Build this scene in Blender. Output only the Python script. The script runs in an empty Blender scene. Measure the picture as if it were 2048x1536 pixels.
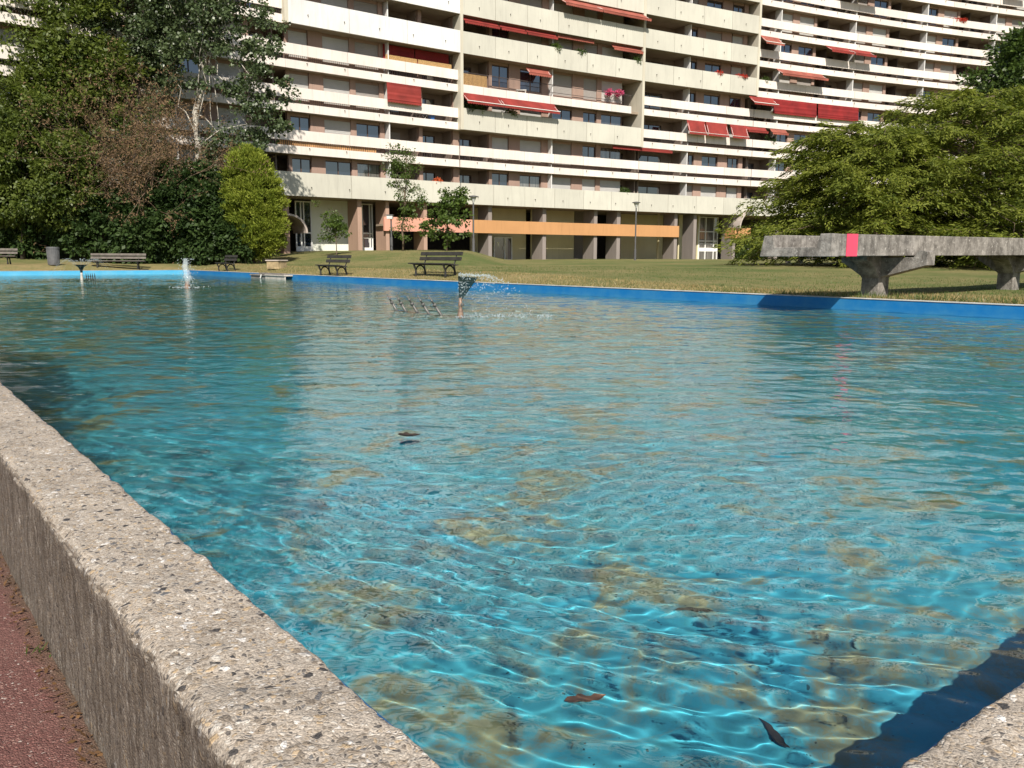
import bpy, bmesh, math, random
import numpy as np
from mathutils import Vector, Matrix

C = bpy.context.scene
COL = C.collection
rnd = random.Random(7)
nrng = np.random.default_rng(11)
R_ = math.radians

# ------------------------------------------------------------------ camera, sky, sun, exposure
EYE = 1.31                                   # the path beside the pool is z = 0
PITCH, ROLL, FPX = R_(8.473), R_(0.178), 1694.5
cam = bpy.data.cameras.new('camera')
cam.sensor_fit = 'HORIZONTAL'
cam.sensor_width = 36.0
cam.lens = 36.0 * FPX / 2048.0
cam.clip_start, cam.clip_end = 0.05, 2000.0
camo = bpy.data.objects.new('camera', cam)
COL.objects.link(camo)
camo.location = (0, 0, EYE)
camo.rotation_euler = (Matrix.Rotation(math.pi / 2 - PITCH, 3, 'X') @ Matrix.Rotation(ROLL, 3, 'Z')).to_euler()
C.camera = camo

SUN_AZ, SUN_EL = R_(174.0), R_(42.0)         # azimuth clockwise from +y (the view direction)
w = bpy.data.worlds.new('World')
C.world = w
w.use_nodes = True
nt = w.node_tree
sky = nt.nodes.new('ShaderNodeTexSky')
sky.sky_type = 'NISHITA'
sky.sun_disc = False
sky.sun_elevation = SUN_EL
sky.sun_rotation = SUN_AZ
bg = nt.nodes['Background']
bg.inputs['Strength'].default_value = 0.078
nt.links.new(sky.outputs[0], bg.inputs['Color'])
sl = bpy.data.lights.new('sun', 'SUN')
sl.energy = 5.0
sl.angle = R_(0.5)
sl.color = (1.0, 0.93, 0.82)
so = bpy.data.objects.new('sun', sl)
COL.objects.link(so)
sdir = Vector((math.sin(SUN_AZ) * math.cos(SUN_EL), math.cos(SUN_AZ) * math.cos(SUN_EL), math.sin(SUN_EL)))
so.rotation_euler = sdir.to_track_quat('Z', 'Y').to_euler()
so.location = sdir * 60
sl.cycles.is_caustics_light = True
C.view_settings.view_transform = 'Standard'
C.view_settings.look = 'None'
C.view_settings.exposure = 0.47
C.view_settings.gamma = 1.0
C.cycles.sample_clamp_indirect = 4.0
C.cycles.max_bounces = 8
C.cycles.transparent_max_bounces = 16
C.cycles.caustics_refractive = True
C.cycles.caustics_reflective = False
C.cycles.use_denoising = True
C.cycles.use_adaptive_sampling = False

# ------------------------------------------------------------------ helpers
def tag(o, label=None, cat=None, group=None, kind=None):
    if label: o['label'] = label
    if cat: o['category'] = cat
    if group: o['group'] = group
    if kind: o['kind'] = kind
    return o

def empty(name, loc=(0, 0, 0), rz=0.0, label=None, cat=None, group=None):
    o = bpy.data.objects.new(name, None)
    COL.objects.link(o)
    o.empty_display_size = 0.2
    o.location = loc
    o.rotation_euler = (0, 0, rz)
    return tag(o, label, cat, group)

def copy_tree(o, parent=None):
    c = o.copy()
    COL.objects.link(c)
    c.parent = parent
    for ch in list(o.children):
        copy_tree(ch, c)
    return c

class MB:
    """collects shapes and links them as one mesh object"""
    def __init__(s):
        s.v, s.f, s.m = [], [], []
    def add(s, vs, fs, mi=0):
        n = len(s.v)
        s.v.extend([tuple(p) for p in vs])
        s.f.extend([tuple(i + n for i in f) for f in fs])
        s.m.extend([mi] * len(fs))
    def hexa(s, p, mi=0):                     # eight corners: four below (ccw), four above
        s.add(p, [(3, 2, 1, 0), (4, 5, 6, 7), (0, 1, 5, 4), (1, 2, 6, 5), (2, 3, 7, 6), (3, 0, 4, 7)], mi)
    def box(s, c, size, M=None, mi=0):
        x, y, z = size[0] / 2, size[1] / 2, size[2] / 2
        p = [(-x, -y, -z), (x, -y, -z), (x, y, -z), (-x, y, -z), (-x, -y, z), (x, -y, z), (x, y, z), (-x, y, z)]
        c = Vector(c)
        p = [(M @ Vector(q) if M else Vector(q)) + c for q in p]
        s.hexa(p, mi)
    def prism(s, poly, y0, y1, f, mi=0):      # poly of (u, w), extruded between y0 and y1, f maps (u, y, w) to a point
        n = len(poly)
        vs = [f(u, y0, ww) for u, ww in poly] + [f(u, y1, ww) for u, ww in poly]
        fs = [tuple(range(n)), tuple(range(2 * n - 1, n - 1, -1))]
        fs += [(i, n + i, n + (i + 1) % n, (i + 1) % n) for i in range(n)]
        s.add(vs, fs, mi)
    def tube(s, pts, rad, n=6, mi=0, caps=True):
        pts = [Vector(p) for p in pts]
        if not hasattr(rad, '__len__'): rad = [rad] * len(pts)
        vs, fs = [], []
        ref = None
        for i, p in enumerate(pts):
            t = (pts[min(i + 1, len(pts) - 1)] - pts[max(i - 1, 0)])
            t = t.normalized() if t.length > 1e-9 else Vector((0, 0, 1))
            if ref is None:
                ref = t.cross(Vector((0.31, 0.87, 0.37)))
                if ref.length < 1e-3: ref = t.cross(Vector((1, 0, 0)))
            ref = (ref - t * ref.dot(t)).normalized()
            b = t.cross(ref)
            for k in range(n):
                a = 2 * math.pi * k / n
                vs.append(p + (ref * math.cos(a) + b * math.sin(a)) * rad[i])
        for i in range(len(pts) - 1):
            for k in range(n):
                fs.append((i * n + k, i * n + (k + 1) % n, (i + 1) * n + (k + 1) % n, (i + 1) * n + k))
        if caps:
            fs.append(tuple(range(n - 1, -1, -1)))
            fs.append(tuple(range((len(pts) - 1) * n, len(pts) * n)))
        s.add(vs, fs, mi)
    def lathe(s, prof, n=16, c=(0, 0, 0), mi=0):
        vs, fs = [], []
        for r, z in prof:
            for k in range(n):
                a = 2 * math.pi * k / n
                vs.append((c[0] + r * math.cos(a), c[1] + r * math.sin(a), c[2] + z))
        for i in range(len(prof) - 1):
            for k in range(n):
                fs.append((i * n + k, i * n + (k + 1) % n, (i + 1) * n + (k + 1) % n, (i + 1) * n + k))
        fs.append(tuple(range(n - 1, -1, -1)))
        fs.append(tuple(range((len(prof) - 1) * n, len(prof) * n)))
        s.add(vs, fs, mi)
    def build(s, name, mats, parent=None, smooth=False, bevel=0.0):
        me = bpy.data.meshes.new(name)
        me.from_pydata(s.v, [], s.f)
        if not isinstance(mats, (list, tuple)): mats = [mats]
        for m in mats: me.materials.append(m)
        if len(mats) > 1: me.polygons.foreach_set('material_index', s.m)
        if smooth: me.polygons.foreach_set('use_smooth', [True] * len(me.polygons))
        me.update()
        o = bpy.data.objects.new(name, me)
        COL.objects.link(o)
        o.parent = parent
        if bevel > 0:
            b = o.modifiers.new('bevel', 'BEVEL')
            b.width = bevel; b.segments = 2; b.limit_method = 'ANGLE'
        return o

def mesh_np(name, v, f, mats, parent=None, smooth=False):
    """v (n,3), f (m,k) numpy arrays"""
    me = bpy.data.meshes.new(name)
    n, (m, k) = len(v), f.shape
    me.vertices.add(n)
    me.vertices.foreach_set('co', np.ascontiguousarray(v, np.float32).ravel())
    me.loops.add(m * k)
    me.loops.foreach_set('vertex_index', np.ascontiguousarray(f, np.int32).ravel())
    me.polygons.add(m)
    me.polygons.foreach_set('loop_start', np.arange(0, m * k, k, dtype=np.int32))
    if smooth: me.polygons.foreach_set('use_smooth', np.ones(m, bool))
    if not isinstance(mats, (list, tuple)): mats = [mats]
    for q in mats: me.materials.append(q)
    me.update(calc_edges=True)
    me.validate()
    o = bpy.data.objects.new(name, me)
    COL.objects.link(o)
    o.parent = parent
    return o

# ---- materials
class N:
    """a small node-tree writer"""
    def __init__(s, name):
        s.m = bpy.data.materials.new(name)
        s.m.use_nodes = True
        s.t = s.m.node_tree
        s.b = s.t.nodes['Principled BSDF']
        s.out = s.t.nodes['Material Output']
    def n(s, typ, **kw):
        q = s.t.nodes.new('ShaderNode' + typ)
        for k, v in kw.items():
            if k in ('op',): q.operation = v
            elif hasattr(q, k) and k not in q.inputs: setattr(q, k, v)
        return q
    def put(s, sock, v):
        if isinstance(v, bpy.types.NodeSocket): s.t.links.new(v, sock)
        elif isinstance(v, (tuple, list)) and len(v) == 3 and sock.type == 'RGBA': sock.default_value = (*v, 1)
        else: sock.default_value = v
    def coord(s, kind='Object', scale=(1, 1, 1)):
        c = s.n('TexCoord')
        if tuple(scale) == (1, 1, 1): return c.outputs[kind]
        m = s.n('Mapping')
        m.inputs['Scale'].default_value = scale
        s.t.links.new(c.outputs[kind], m.inputs['Vector'])
        return m.outputs[0]
    def pos(s, scale=(1, 1, 1)):
        g = s.n('NewGeometry')
        m = s.n('Mapping')
        m.inputs['Scale'].default_value = scale
        s.t.links.new(g.outputs['Position'], m.inputs['Vector'])
        return m.outputs[0]
    def noise(s, vec, scale, detail=4, rough=0.55, dist=0.0):
        q = s.n('TexNoise')
        s.put(q.inputs['Vector'], vec)
        q.inputs['Scale'].default_value = scale
        q.inputs['Detail'].default_value = detail
        q.inputs['Roughness'].default_value = rough
        q.inputs['Distortion'].default_value = dist
        return q.outputs['Fac']
    def voro(s, vec, scale, feature='F1', out='Distance', rand=1.0):
        q = s.n('TexVoronoi')
        q.feature = feature
        s.put(q.inputs['Vector'], vec)
        q.inputs['Scale'].default_value = scale
        q.inputs['Randomness'].default_value = rand
        return q.outputs[out]
    def ramp(s, fac, stops, interp='LINEAR'):
        q = s.n('ValToRGB')
        q.color_ramp.interpolation = interp
        e = q.color_ramp.elements
        while len(e) < len(stops): e.new(0.5)
        for el, (p, c) in zip(e, stops):
            el.position = p
            el.color = (c, c, c, 1) if not hasattr(c, '__len__') else (*c, 1)
        s.put(q.inputs[0], fac)
        return q.outputs[0]
    def mix(s, fac, a, b, blend='MIX'):
        q = s.n('Mix')
        q.data_type = 'RGBA'
        q.blend_type = blend
        s.put(q.inputs[0], fac); s.put(q.inputs[6], a); s.put(q.inputs[7], b)
        return q.outputs[2]
    def math(s, op, a, b=0.0, clamp=False):
        q = s.n('Math')
        q.operation = op
        q.use_clamp = clamp
        s.put(q.inputs[0], a); s.put(q.inputs[1], b)
        return q.outputs[0]
    def sep(s, vec):
        q = s.n('SeparateXYZ')
        s.put(q.inputs[0], vec)
        return q.outputs
    def bump(s, h, strength=0.3, dist=0.02):
        q = s.n('Bump')
        q.inputs['Strength'].default_value = strength
        q.inputs['Distance'].default_value = dist
        s.put(q.inputs['Height'], h)
        s.t.links.new(q.outputs[0], s.b.inputs['Normal'])
    def set(s, **kw):
        names = dict(color='Base Color', rough='Roughness', metal='Metallic', spec='Specular IOR Level', trans='Transmission Weight', ior='IOR', alpha='Alpha')
        for k, v in kw.items(): s.put(s.b.inputs[names[k]], v)
        return s

def plain(name, col, rough=0.7, var=0.18, scale=3.0, bump=0.0, metal=0.0, bscale=40.0, spec=0.4):
    """one colour with uneven wear"""
    q = N(name)
    p = q.pos()
    f = q.noise(p, scale, 5)
    lo = tuple(max(0, c * (1 - var)) for c in col)
    hi = tuple(min(1, c * (1 + var)) for c in col)
    q.set(color=q.mix(q.ramp(f, [(0.3, 0.0), (0.7, 1.0)]), lo, hi), rough=rough, metal=metal, spec=spec)
    if bump: q.bump(q.noise(p, bscale, 4), bump, 0.01)
    return q.m

M = {}

# ---- the lie of the land: a runs along the pool to the far left, b across it to the far right
PA = R_(-37.547)
UA = Vector((math.sin(PA), math.cos(PA), 0))
UB = Vector((math.cos(PA), -math.sin(PA), 0))
A0, A1, B0, B1 = 0.615, 54.4, 0.677, 16.30   # inner faces of the pool walls
RIM, WATER, FLOOR = 0.51, 0.265, -0.10
def W(a, b, z): return UA * a + UB * b + Vector((0, 0, z))
def sm(x, a, b):
    t = np.clip((x - a) / (b - a), 0, 1)
    return t * t * (3 - 2 * t)
def ground_z(x, y):
    """height of path, lawn and mound"""
    x = np.asarray(x, float); y = np.asarray(y, float)
    a = x * UA.x + y * UA.y
    b = x * UB.x + y * UB.y
    t = np.maximum(a - A1, b - B1)                       # metres beyond the two far walls
    lawn = RIM - 0.015 + (0.27 * sm(a, 13, 27) + 0.09 * sm(a, 40, 54)) * sm(t, 0.25, 2.4) + 0.36 * sm(t, 0, 52)
    bear = x / np.maximum(y, 1.0)
    mound = 0.90 * sm(t, 3.5, 15) * sm(y, 43, 62) * (1 - sm(bear, -0.058, -0.002))
    far = np.maximum(sm(b, B1 - 0.3, B1 + 0.2), sm(a, A1 - 0.3, A1 + 0.2))
    near = 1 - far
    # path level beside the near walls
    return np.where(near > 0.5, 0.0, lawn + mound)
def gz(x, y): return float(ground_z(x, y))

_Mc = None
def ray(px, py):
    """direction of a photograph pixel, for reading positions off the survey"""
    v = Vector(((px - 1024) / FPX, -(py - 768) / FPX, -1))
    return (camo.rotation_euler.to_matrix() @ v).normalized()
def on_ground(px, py, dz=0.0):
    """the point where a sight line meets the lawn"""
    d = ray(px, py)
    t = 14.0
    while t < 120:
        p = Vector((0, 0, EYE)) + d * t
        if p.z <= gz(p.x, p.y) + dz: return Vector((p.x, p.y, gz(p.x, p.y)))
        t += 0.05
    return Vector((p.x, p.y, gz(p.x, p.y)))
def at_depth(px, depth):
    """the ground point on a bearing at a depth along y"""
    d = ray(px, 516)
    x = d.x / d.y * depth
    return Vector((x, depth, gz(x, depth)))

# ------------------------------------------------------------------ materials
def mat_aggregate(name, dark=0.0):
    q = N(name)
    p = q.pos()
    warp = q.noise(p, 30, 3)
    addv = q.n('VectorMath'); addv.operation = 'SCALE'
    s0 = q.n('Combine' + 'XYZ')
    pv = q.n('VectorMath'); pv.operation = 'ADD'
    q.put(s0.inputs[0], q.math('MULTIPLY', warp, 0.02)); q.put(s0.inputs[1], q.math('MULTIPLY', q.noise(p, 33, 3), 0.02)); q.put(s0.inputs[2], 0.0)
    q.put(pv.inputs[0], p); q.t.links.new(s0.outputs[0], pv.inputs[1])
    v = pv.outputs[0]
    cA = q.voro(v, 47, out='Color')
    cB = q.voro(v, 98, out='Color')
    dA = q.voro(v, 47, 'DISTANCE_TO_EDGE')
    dB = q.voro(v, 98, 'DISTANCE_TO_EDGE')
    rA = q.sep(cA)[0]
    rB = q.sep(cB)[1]
    stones = [(0.0, (0.055, 0.053, 0.055)), (0.12, (0.26, 0.215, 0.17)), (0.24, (0.40, 0.325, 0.245)), (0.4, (0.48, 0.425, 0.36)), (0.55, (0.33, 0.265, 0.20)),
              (0.66, (0.62, 0.57, 0.50)), (0.78, (0.50, 0.37, 0.23)), (0.88, (0.78, 0.74, 0.69)), (0.94, (0.15, 0.15, 0.155))]
    colA = q.ramp(rA, stones, 'CONSTANT')
    colB = q.ramp(rB, stones, 'CONSTANT')
    cement = q.mix(q.noise(p, 160, 3), (0.30, 0.25, 0.20), (0.60, 0.525, 0.44))
    isA = q.math('MULTIPLY', q.math('GREATER_THAN', q.sep(cA)[1], 0.66), q.ramp(dA, [(0.10, 0.0), (0.17, 1.0)]))
    isB = q.math('MULTIPLY', q.math('GREATER_THAN', q.sep(cB)[0], 0.30), q.ramp(dB, [(0.07, 0.0), (0.16, 1.0)]))
    col = q.mix(q.math('MULTIPLY', isB, 0.85), cement, colB)
    col = q.mix(isA, col, colA)
    # smooth worn cement where no stone shows
    bare = q.ramp(q.noise(p, 7, 4), [(0.60, 0.0), (0.68, 1.0)])
    col = q.mix(q.math('MULTIPLY', bare, 0.7), col, q.mix(q.noise(p, 90, 4), (0.38, 0.33, 0.28), (0.52, 0.46, 0.39)))
    # dirt: blotches, and dark streaks down the side faces
    blot = q.ramp(q.noise(p, 5, 6, 0.7), [(0.40, 0.0), (0.60, 1.0)])
    col = q.mix(q.math('MULTIPLY', blot, 0.52), col, q.mix(0.55, col, (0.13, 0.105, 0.08)))
    if dark:
        st = q.noise(q.pos((38, 38, 4.5)), 1.0, 5, 0.65)
        grime = q.ramp(st, [(0.36, 1.0), (0.68, 0.45)])
        g = q.n('NewGeometry')
        nz = q.sep(g.outputs['True Normal'])[2]
        side = q.ramp(nz, [(0.25, 1.0), (0.75, 0.0)])
        f = q.math('MULTIPLY', q.math('MULTIPLY', grime, side), dark)
        col = q.mix(f, col, q.mix(q.noise(p, 22, 4), (0.040, 0.031, 0.023), (0.125, 0.094, 0.068)))
        white = q.math('MULTIPLY', q.ramp(q.noise(q.pos((55, 55, 7)), 1.0, 4, 0.7), [(0.60, 0.0), (0.70, 1.0)]), q.math('MULTIPLY', side, 0.55))
        col = q.mix(white, col, (0.55, 0.50, 0.43))
    grain = q.ramp(q.noise(p, 260, 3, 0.7), [(0.36, 0.55), (0.62, 1.12)])
    col = q.mix(1.0, col, grain, 'MULTIPLY')
    pits = q.math('MULTIPLY', q.math('LESS_THAN', q.voro(p, 70), 0.16), q.math('GREATER_THAN', q.noise(p, 12, 4), 0.5))
    col = q.mix(q.math('MULTIPLY', pits, 0.8), col, (0.06, 0.045, 0.035))
    h = q.math('ADD', q.math('MULTIPLY', isA, q.ramp(dA, [(0.1, 0.3), (0.35, 1.0)])), q.math('MULTIPLY', q.ramp(dB, [(0.0, 0.0), (0.25, 1.0)]), 0.6))
    h = q.math('ADD', h, q.math('MULTIPLY', q.noise(p, 220, 3), 0.5))
    q.set(color=col, rough=0.85, spec=0.3)
    q.bump(h, 0.55, 0.005)
    return q.m
M['aggregate'] = mat_aggregate('exposed_aggregate', 0.97)

def mat_paint(name, col, worn, bumpy=True):
    q = N(name)
    p = q.pos()
    f = q.ramp(q.noise(p, 1.6, 6, 0.65), [(0.42, 0.0), (0.75, 1.0)])
    c = q.mix(q.math('MULTIPLY', f, 0.45), col, worn)
    z = q.sep(p)[2]
    band = q.ramp(z, [(0.20, 1.0), (0.36, 0.0)])                    # lime scale left by the water line
    nb = q.math('MULTIPLY', q.math('MULTIPLY', band, q.ramp(q.noise(q.pos((2, 2, 9)), 2.0, 5), [(0.35, 0.2), (0.6, 1.0)])), 0.55)
    c = q.mix(nb, c, worn)
    chips = q.ramp(q.noise(p, 16, 5, 0.7), [(0.70, 0.0), (0.74, 1.0)])
    c = q.mix(q.math('MULTIPLY', chips, 0.5), c, (0.5, 0.52, 0.5))
    q.set(color=c, rough=0.55, spec=0.4)
    q.bump(q.noise(p, 25, 4), 0.15, 0.01)
    return q.m
M['blue_wall'] = mat_paint('deep_blue_paint', (0.006, 0.160, 0.43), (0.08, 0.29, 0.44))
M['pale_blue_wall'] = mat_paint('pale_blue_paint', (0.07, 0.38, 0.62), (0.2, 0.47, 0.62))

def mat_floor():
    q = N('pool_floor_paint')
    p = q.pos()
    big = q.noise(p, 0.22, 3, 0.5)
    blue = q.mix(q.ramp(q.noise(p, 0.8, 5, 0.6), [(0.35, 0.0), (0.65, 1.0)]), (0.045, 0.43, 0.63), (0.08, 0.48, 0.60))
    blue = q.mix(q.ramp(q.noise(p, 9, 6, 0.7), [(0.45, 0.0), (0.7, 0.65)]), blue, (0.05, 0.225, 0.24))
    # silt and algae, in patches with ragged edges
    pn = q.math('ADD', q.noise(p, 1.9, 7, 0.64, 0.6), q.math('MULTIPLY', big, 0.30))
    d0 = q.n('VectorMath'); d0.operation = 'LENGTH'
    q.put(d0.inputs[0], p)
    pn = q.math('ADD', pn, q.ramp(q.math('DIVIDE', d0.outputs['Value'], 10.0), [(0.18, 0.09), (0.36, 0.0), (0.75, 0.0), (1.0, 0.035)]))
    alg = q.math('MULTIPLY', q.ramp(pn, [(0.675, 0.0), (0.755, 1.0)]), q.ramp(q.noise(p, 11, 7, 0.75), [(0.36, 0.25), (0.54, 1.0)]))
    small = q.math('MULTIPLY', q.ramp(q.noise(p, 4.6, 6, 0.7), [(0.60, 0.0), (0.70, 0.8)]), q.ramp(q.noise(p, 0.7, 2), [(0.4, 0.1), (0.6, 1.0)]))
    alg = q.math('MAXIMUM', alg, small)
    algc = q.mix(q.noise(p, 20, 6, 0.7), (0.16, 0.14, 0.05), (0.46, 0.38, 0.19))
    c = q.mix(q.math('MULTIPLY', alg, 0.88), blue, algc)
    # thin green film that thickens towards the far end
    x, y, z = q.sep(p)
    far = q.ramp(q.math('DIVIDE', q.math('ADD', y, q.math('MULTIPLY', x, -0.35)), 50.0), [(0.0, 0.10), (0.55, 1.0)])
    film = q.math('MULTIPLY', q.ramp(q.noise(p, 0.6, 6, 0.65), [(0.3, 0.25), (0.6, 1.0)]), q.math('MULTIPLY', far, 0.85))
    c = q.mix(film, c, q.mix(q.noise(p, 1.0, 4), (0.05, 0.185, 0.14), (0.19, 0.215, 0.10)))
    # grit
    dots = q.math('MULTIPLY', q.math('LESS_THAN', q.voro(p, 34), 0.13), q.math('GREATER_THAN', q.noise(p, 3.0, 4), 0.5))
    c = q.mix(q.math('MULTIPLY', dots, 0.75), c, (0.03, 0.04, 0.03))
    q.set(color=c, rough=0.9, spec=0.1)
    q.bump(q.noise(p, 30, 4), 0.2, 0.01)
    return q.m
M['pool_floor'] = mat_floor()

def mat_water():
    q = N('pool_water')
    g = q.n('BsdfGlass')
    g.inputs['Roughness'].default_value = 0.0
    g.inputs['IOR'].default_value = 1.40
    g.inputs['Color'].default_value = (0.93, 0.99, 0.99, 1)
    # wind ripple too fine for the mesh, stronger away from the sheltered near corner
    p = q.pos((1.0, 1.25, 1.0))
    d0 = q.n('VectorMath'); d0.operation = 'LENGTH'
    q.put(d0.inputs[0], p)
    amt = q.ramp(q.math('DIVIDE', d0.outputs['Value'], 20.0), [(0.08, 0.12), (0.35, 0.6), (0.8, 1.0)])
    h = q.math('ADD', q.math('MULTIPLY', q.noise(p, 7.5, 2, 0.5, 0.4), 0.40), q.math('MULTIPLY', q.noise(p, 3.0, 2, 0.5, 0.3), 1.9))
    h = q.math('ADD', h, q.math('MULTIPLY', q.noise(p, 1.2, 2, 0.4, 0.5), 3.4))
    b = q.n('Bump')
    b.inputs['Distance'].default_value = 0.013
    q.put(b.inputs['Height'], q.math('MULTIPLY', h, amt))
    q.t.links.new(b.outputs[0], g.inputs['Normal'])
    q.t.links.new(g.outputs[0], q.out.inputs['Surface'])
    q.t.nodes.remove(q.b)
    return q.m
M['water'] = mat_water()

def mat_path():
    q = N('red_asphalt')
    p = q.pos()
    st = q.voro(p, 130, out='Color')
    de = q.voro(p, 130, 'DISTANCE_TO_EDGE')
    r = q.sep(st)[0]
    c = q.ramp(r, [(0.0, (0.135, 0.062, 0.052)), (0.35, (0.185, 0.080, 0.068)), (0.62, (0.235, 0.112, 0.094)), (0.86, (0.31, 0.18, 0.15)), (0.97, (0.52, 0.44, 0.39))], 'CONSTANT')
    c = q.mix(q.ramp(de, [(0.0, 0.7), (0.16, 0.0)]), c, (0.15, 0.06, 0.055))
    c = q.mix(q.ramp(q.noise(p, 3.5, 6, 0.65), [(0.35, 0.0), (0.7, 0.75)]), c, (0.19, 0.095, 0.08))
    bb = q.n('VectorMath'); bb.operation = 'DOT_PRODUCT'
    q.put(bb.inputs[0], p); bb.inputs[1].default_value = tuple(UB)
    near = q.ramp(q.math('ADD', bb.outputs['Value'], q.math('MULTIPLY', q.noise(p, 6, 5, 0.7), 0.13)), [(0.40, 0.0), (0.475, 1.0)])   # soil washed against the kerb
    c = q.mix(q.math('MULTIPLY', near, 0.8), c, q.mix(q.noise(p, 70, 4), (0.05, 0.035, 0.02), (0.20, 0.14, 0.09)))
    q.set(color=c, rough=0.85, spec=0.3)
    q.bump(q.math('ADD', q.ramp(de, [(0, 0.0), (0.3, 1.0)]), q.noise(p, 60, 4)), 0.8, 0.006)
    return q.m
M['path'] = mat_path()

def mat_lawn():
    q = N('dry_lawn')
    p = q.pos()
    a = q.ramp(q.math('ADD', q.math('MULTIPLY', q.noise(p, 0.16, 5, 0.6, 0.3), 0.6), q.math('MULTIPLY', q.noise(p, 0.9, 5, 0.7), 0.4)), [(0.42, 0.0), (0.58, 1.0)])
    fine = q.noise(q.pos((1, 1, 1)), 9.0, 6, 0.7)
    green = q.mix(fine, (0.040, 0.070, 0.020), (0.105, 0.145, 0.042))
    straw = q.mix(fine, (0.15, 0.115, 0.05), (0.34, 0.27, 0.135))
    bb = q.n('VectorMath'); bb.operation = 'DOT_PRODUCT'
    q.put(bb.inputs[0], p); bb.inputs[1].default_value = tuple(UB)
    aa = q.n('VectorMath'); aa.operation = 'DOT_PRODUCT'
    q.put(aa.inputs[0], p); aa.inputs[1].default_value = tuple(UA)
    t = q.math('MAXIMUM', q.math('SUBTRACT', bb.outputs['Value'], B1), q.math('SUBTRACT', aa.outputs['Value'], A1))
    edge = q.ramp(q.math('ADD', q.math('DIVIDE', t, 30.0), q.math('MULTIPLY', q.noise(p, 0.5, 4), 0.25)), [(0.10, 0.95), (0.30, 0.42), (0.62, 0.25)])
    f = q.math('ADD', q.math('MULTIPLY', a, 0.60), q.math('MULTIPLY', edge, 0.62), clamp=True)
    f = q.math('MULTIPLY', f, q.ramp(q.noise(p, 2.3, 5, 0.7), [(0.25, 0.55), (0.6, 1.0)]))
    c = q.mix(f, green, straw)
    q.set(color=c, rough=0.95, spec=0.1)
    q.bump(q.noise(p, 14, 5, 0.7), 0.6, 0.05)
    return q.m
M['lawn'] = mat_lawn()

# ------------------------------------------------------------------ ground, path, pool
def sheet(name, al, bl, zf, mat, skip=None):
    """a sheet over the grid lines al x bl (pool axes)"""
    al, bl = np.array(al), np.array(bl)
    A, B = np.meshgrid(al, bl, indexing='ij')
    X = A * UA.x + B * UB.x
    Y = A * UA.y + B * UB.y
    Z = zf(X, Y, A, B)
    v = np.stack([X, Y, Z], -1).reshape(-1, 3)
    nb = len(bl)
    i, j = np.meshgrid(np.arange(len(al) - 1), np.arange(nb - 1), indexing='ij')
    if skip is not None:
        ca = (al[:-1] + al[1:])[i] / 2 if False else (al[i] + al[i + 1]) / 2
        cb = (bl[j] + bl[j + 1]) / 2
        keep = ~skip(ca, cb)
        i, j = i[keep], j[keep]
    i, j = i.ravel(), j.ravel()
    q = i * nb + j
    f = np.stack([q, q + 1, q + nb + 1, q + nb], -1)
    return mesh_np(name, v, f, mat, smooth=True)

WT = 0.27                                     # wall thickness
OA0, OB0, OA1, OB1 = A0 - WT, B0 - WT, A1 + 0.25, B1 + 0.25
def lines(*segs):
    out = []
    for a, b, st in segs: out += list(np.arange(a, b - st * 0.3, st))
    return out + [segs[-1][1]]
al = lines((-300, -12, 24), (-12, OA0, 1.5), (OA0, OA1, 1.2), (OA1, 80, 0.8), (80, 400, 20))
bl = lines((-300, -12, 24), (-12, OB0, 1.5), (OB0, OB1, 1.2), (OB1, 22, 0.25), (22, 70, 0.8), (70, 400, 20))
al += [OA1 + d for d in (0.25, 0.5)]
al.sort()
def zg(X, Y, A, B):
    z = ground_z(X, Y)
    near = (A <= OA1 - 0.01) & (B <= OB1 - 0.01)
    zn = (RIM - 0.015) * np.maximum(sm(A, 30, 54), sm(B, 8, 16)) - 0.004
    z = np.where(near, zn, z)
    return z + 0.02 * np.sin(X * 0.7) * np.sin(Y * 0.9) * (~near)
tag(sheet('lawn', al, bl, zg, M['lawn'], skip=lambda a, b: (a > OA0) & (a < OA1) & (b > OB0) & (b < OB1)), kind='structure')
tag(sheet('path', lines((-9, -1, 1), (-1, 9, 0.5), (9, 30, 3)), lines((-5, OB0 + 0.02, 0.45)), lambda X, Y, A, B: 0 * X, M['path']), kind='structure')
tag(sheet('path', lines((-9, OA0 + 0.02, 0.6)), lines((OB0 + 0.02, 15, 0.5)), lambda X, Y, A, B: zg(X, Y, A, B) + 0.006, M['path']), kind='structure')

# pool basin floor
fl = MB()
fl.add([W(OA0, OB0, FLOOR), W(OA0, OB1, FLOOR), W(OA1, OB1, FLOOR), W(OA1, OB0, FLOOR)], [(0, 3, 2, 1)])
fo = fl.build('pool_floor', M['pool_floor'])
tag(fo, kind='structure')
fo.cycles.is_caustics_receiver = True

# painted far walls
def slab_ab(mb, a0, a1, b0, b1, z0, z1, mi=0):
    mb.hexa([W(a0, b0, z0), W(a1, b0, z0), W(a1, b1, z0), W(a0, b1, z0), W(a0, b0, z1), W(a1, b0, z1), W(a1, b1, z1), W(a0, b1, z1)][::1], mi)
M['rim_concrete'] = plain('rim_concrete', (0.46, 0.45, 0.42), 0.9, 0.3, 3.0, 0.4)
pw = empty('pool_wall', W(A1, 8, 0), label='pale blue painted end wall of the pool, below the bin and long bench', cat='pool wall')
def wall_part(root, name, mb, mats, recv=True):
    o = mb.build(name, mats, root)
    o.matrix_parent_inverse = Matrix.Translation(-root.location)
    if recv: o.cycles.is_caustics_receiver = True
    return o
m1 = MB(); slab_ab(m1, A1, OA1, OB0, B1 - 0.003, FLOOR + 0.002, RIM - 0.012)
wall_part(pw, 'painted_face', m1, M['pale_blue_wall'])
m1 = MB(); slab_ab(m1, A1 - 0.012, OA1, OB0, B1 - 0.003, RIM - 0.012, RIM)
wall_part(pw, 'coping', m1, M['rim_concrete'])
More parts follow.
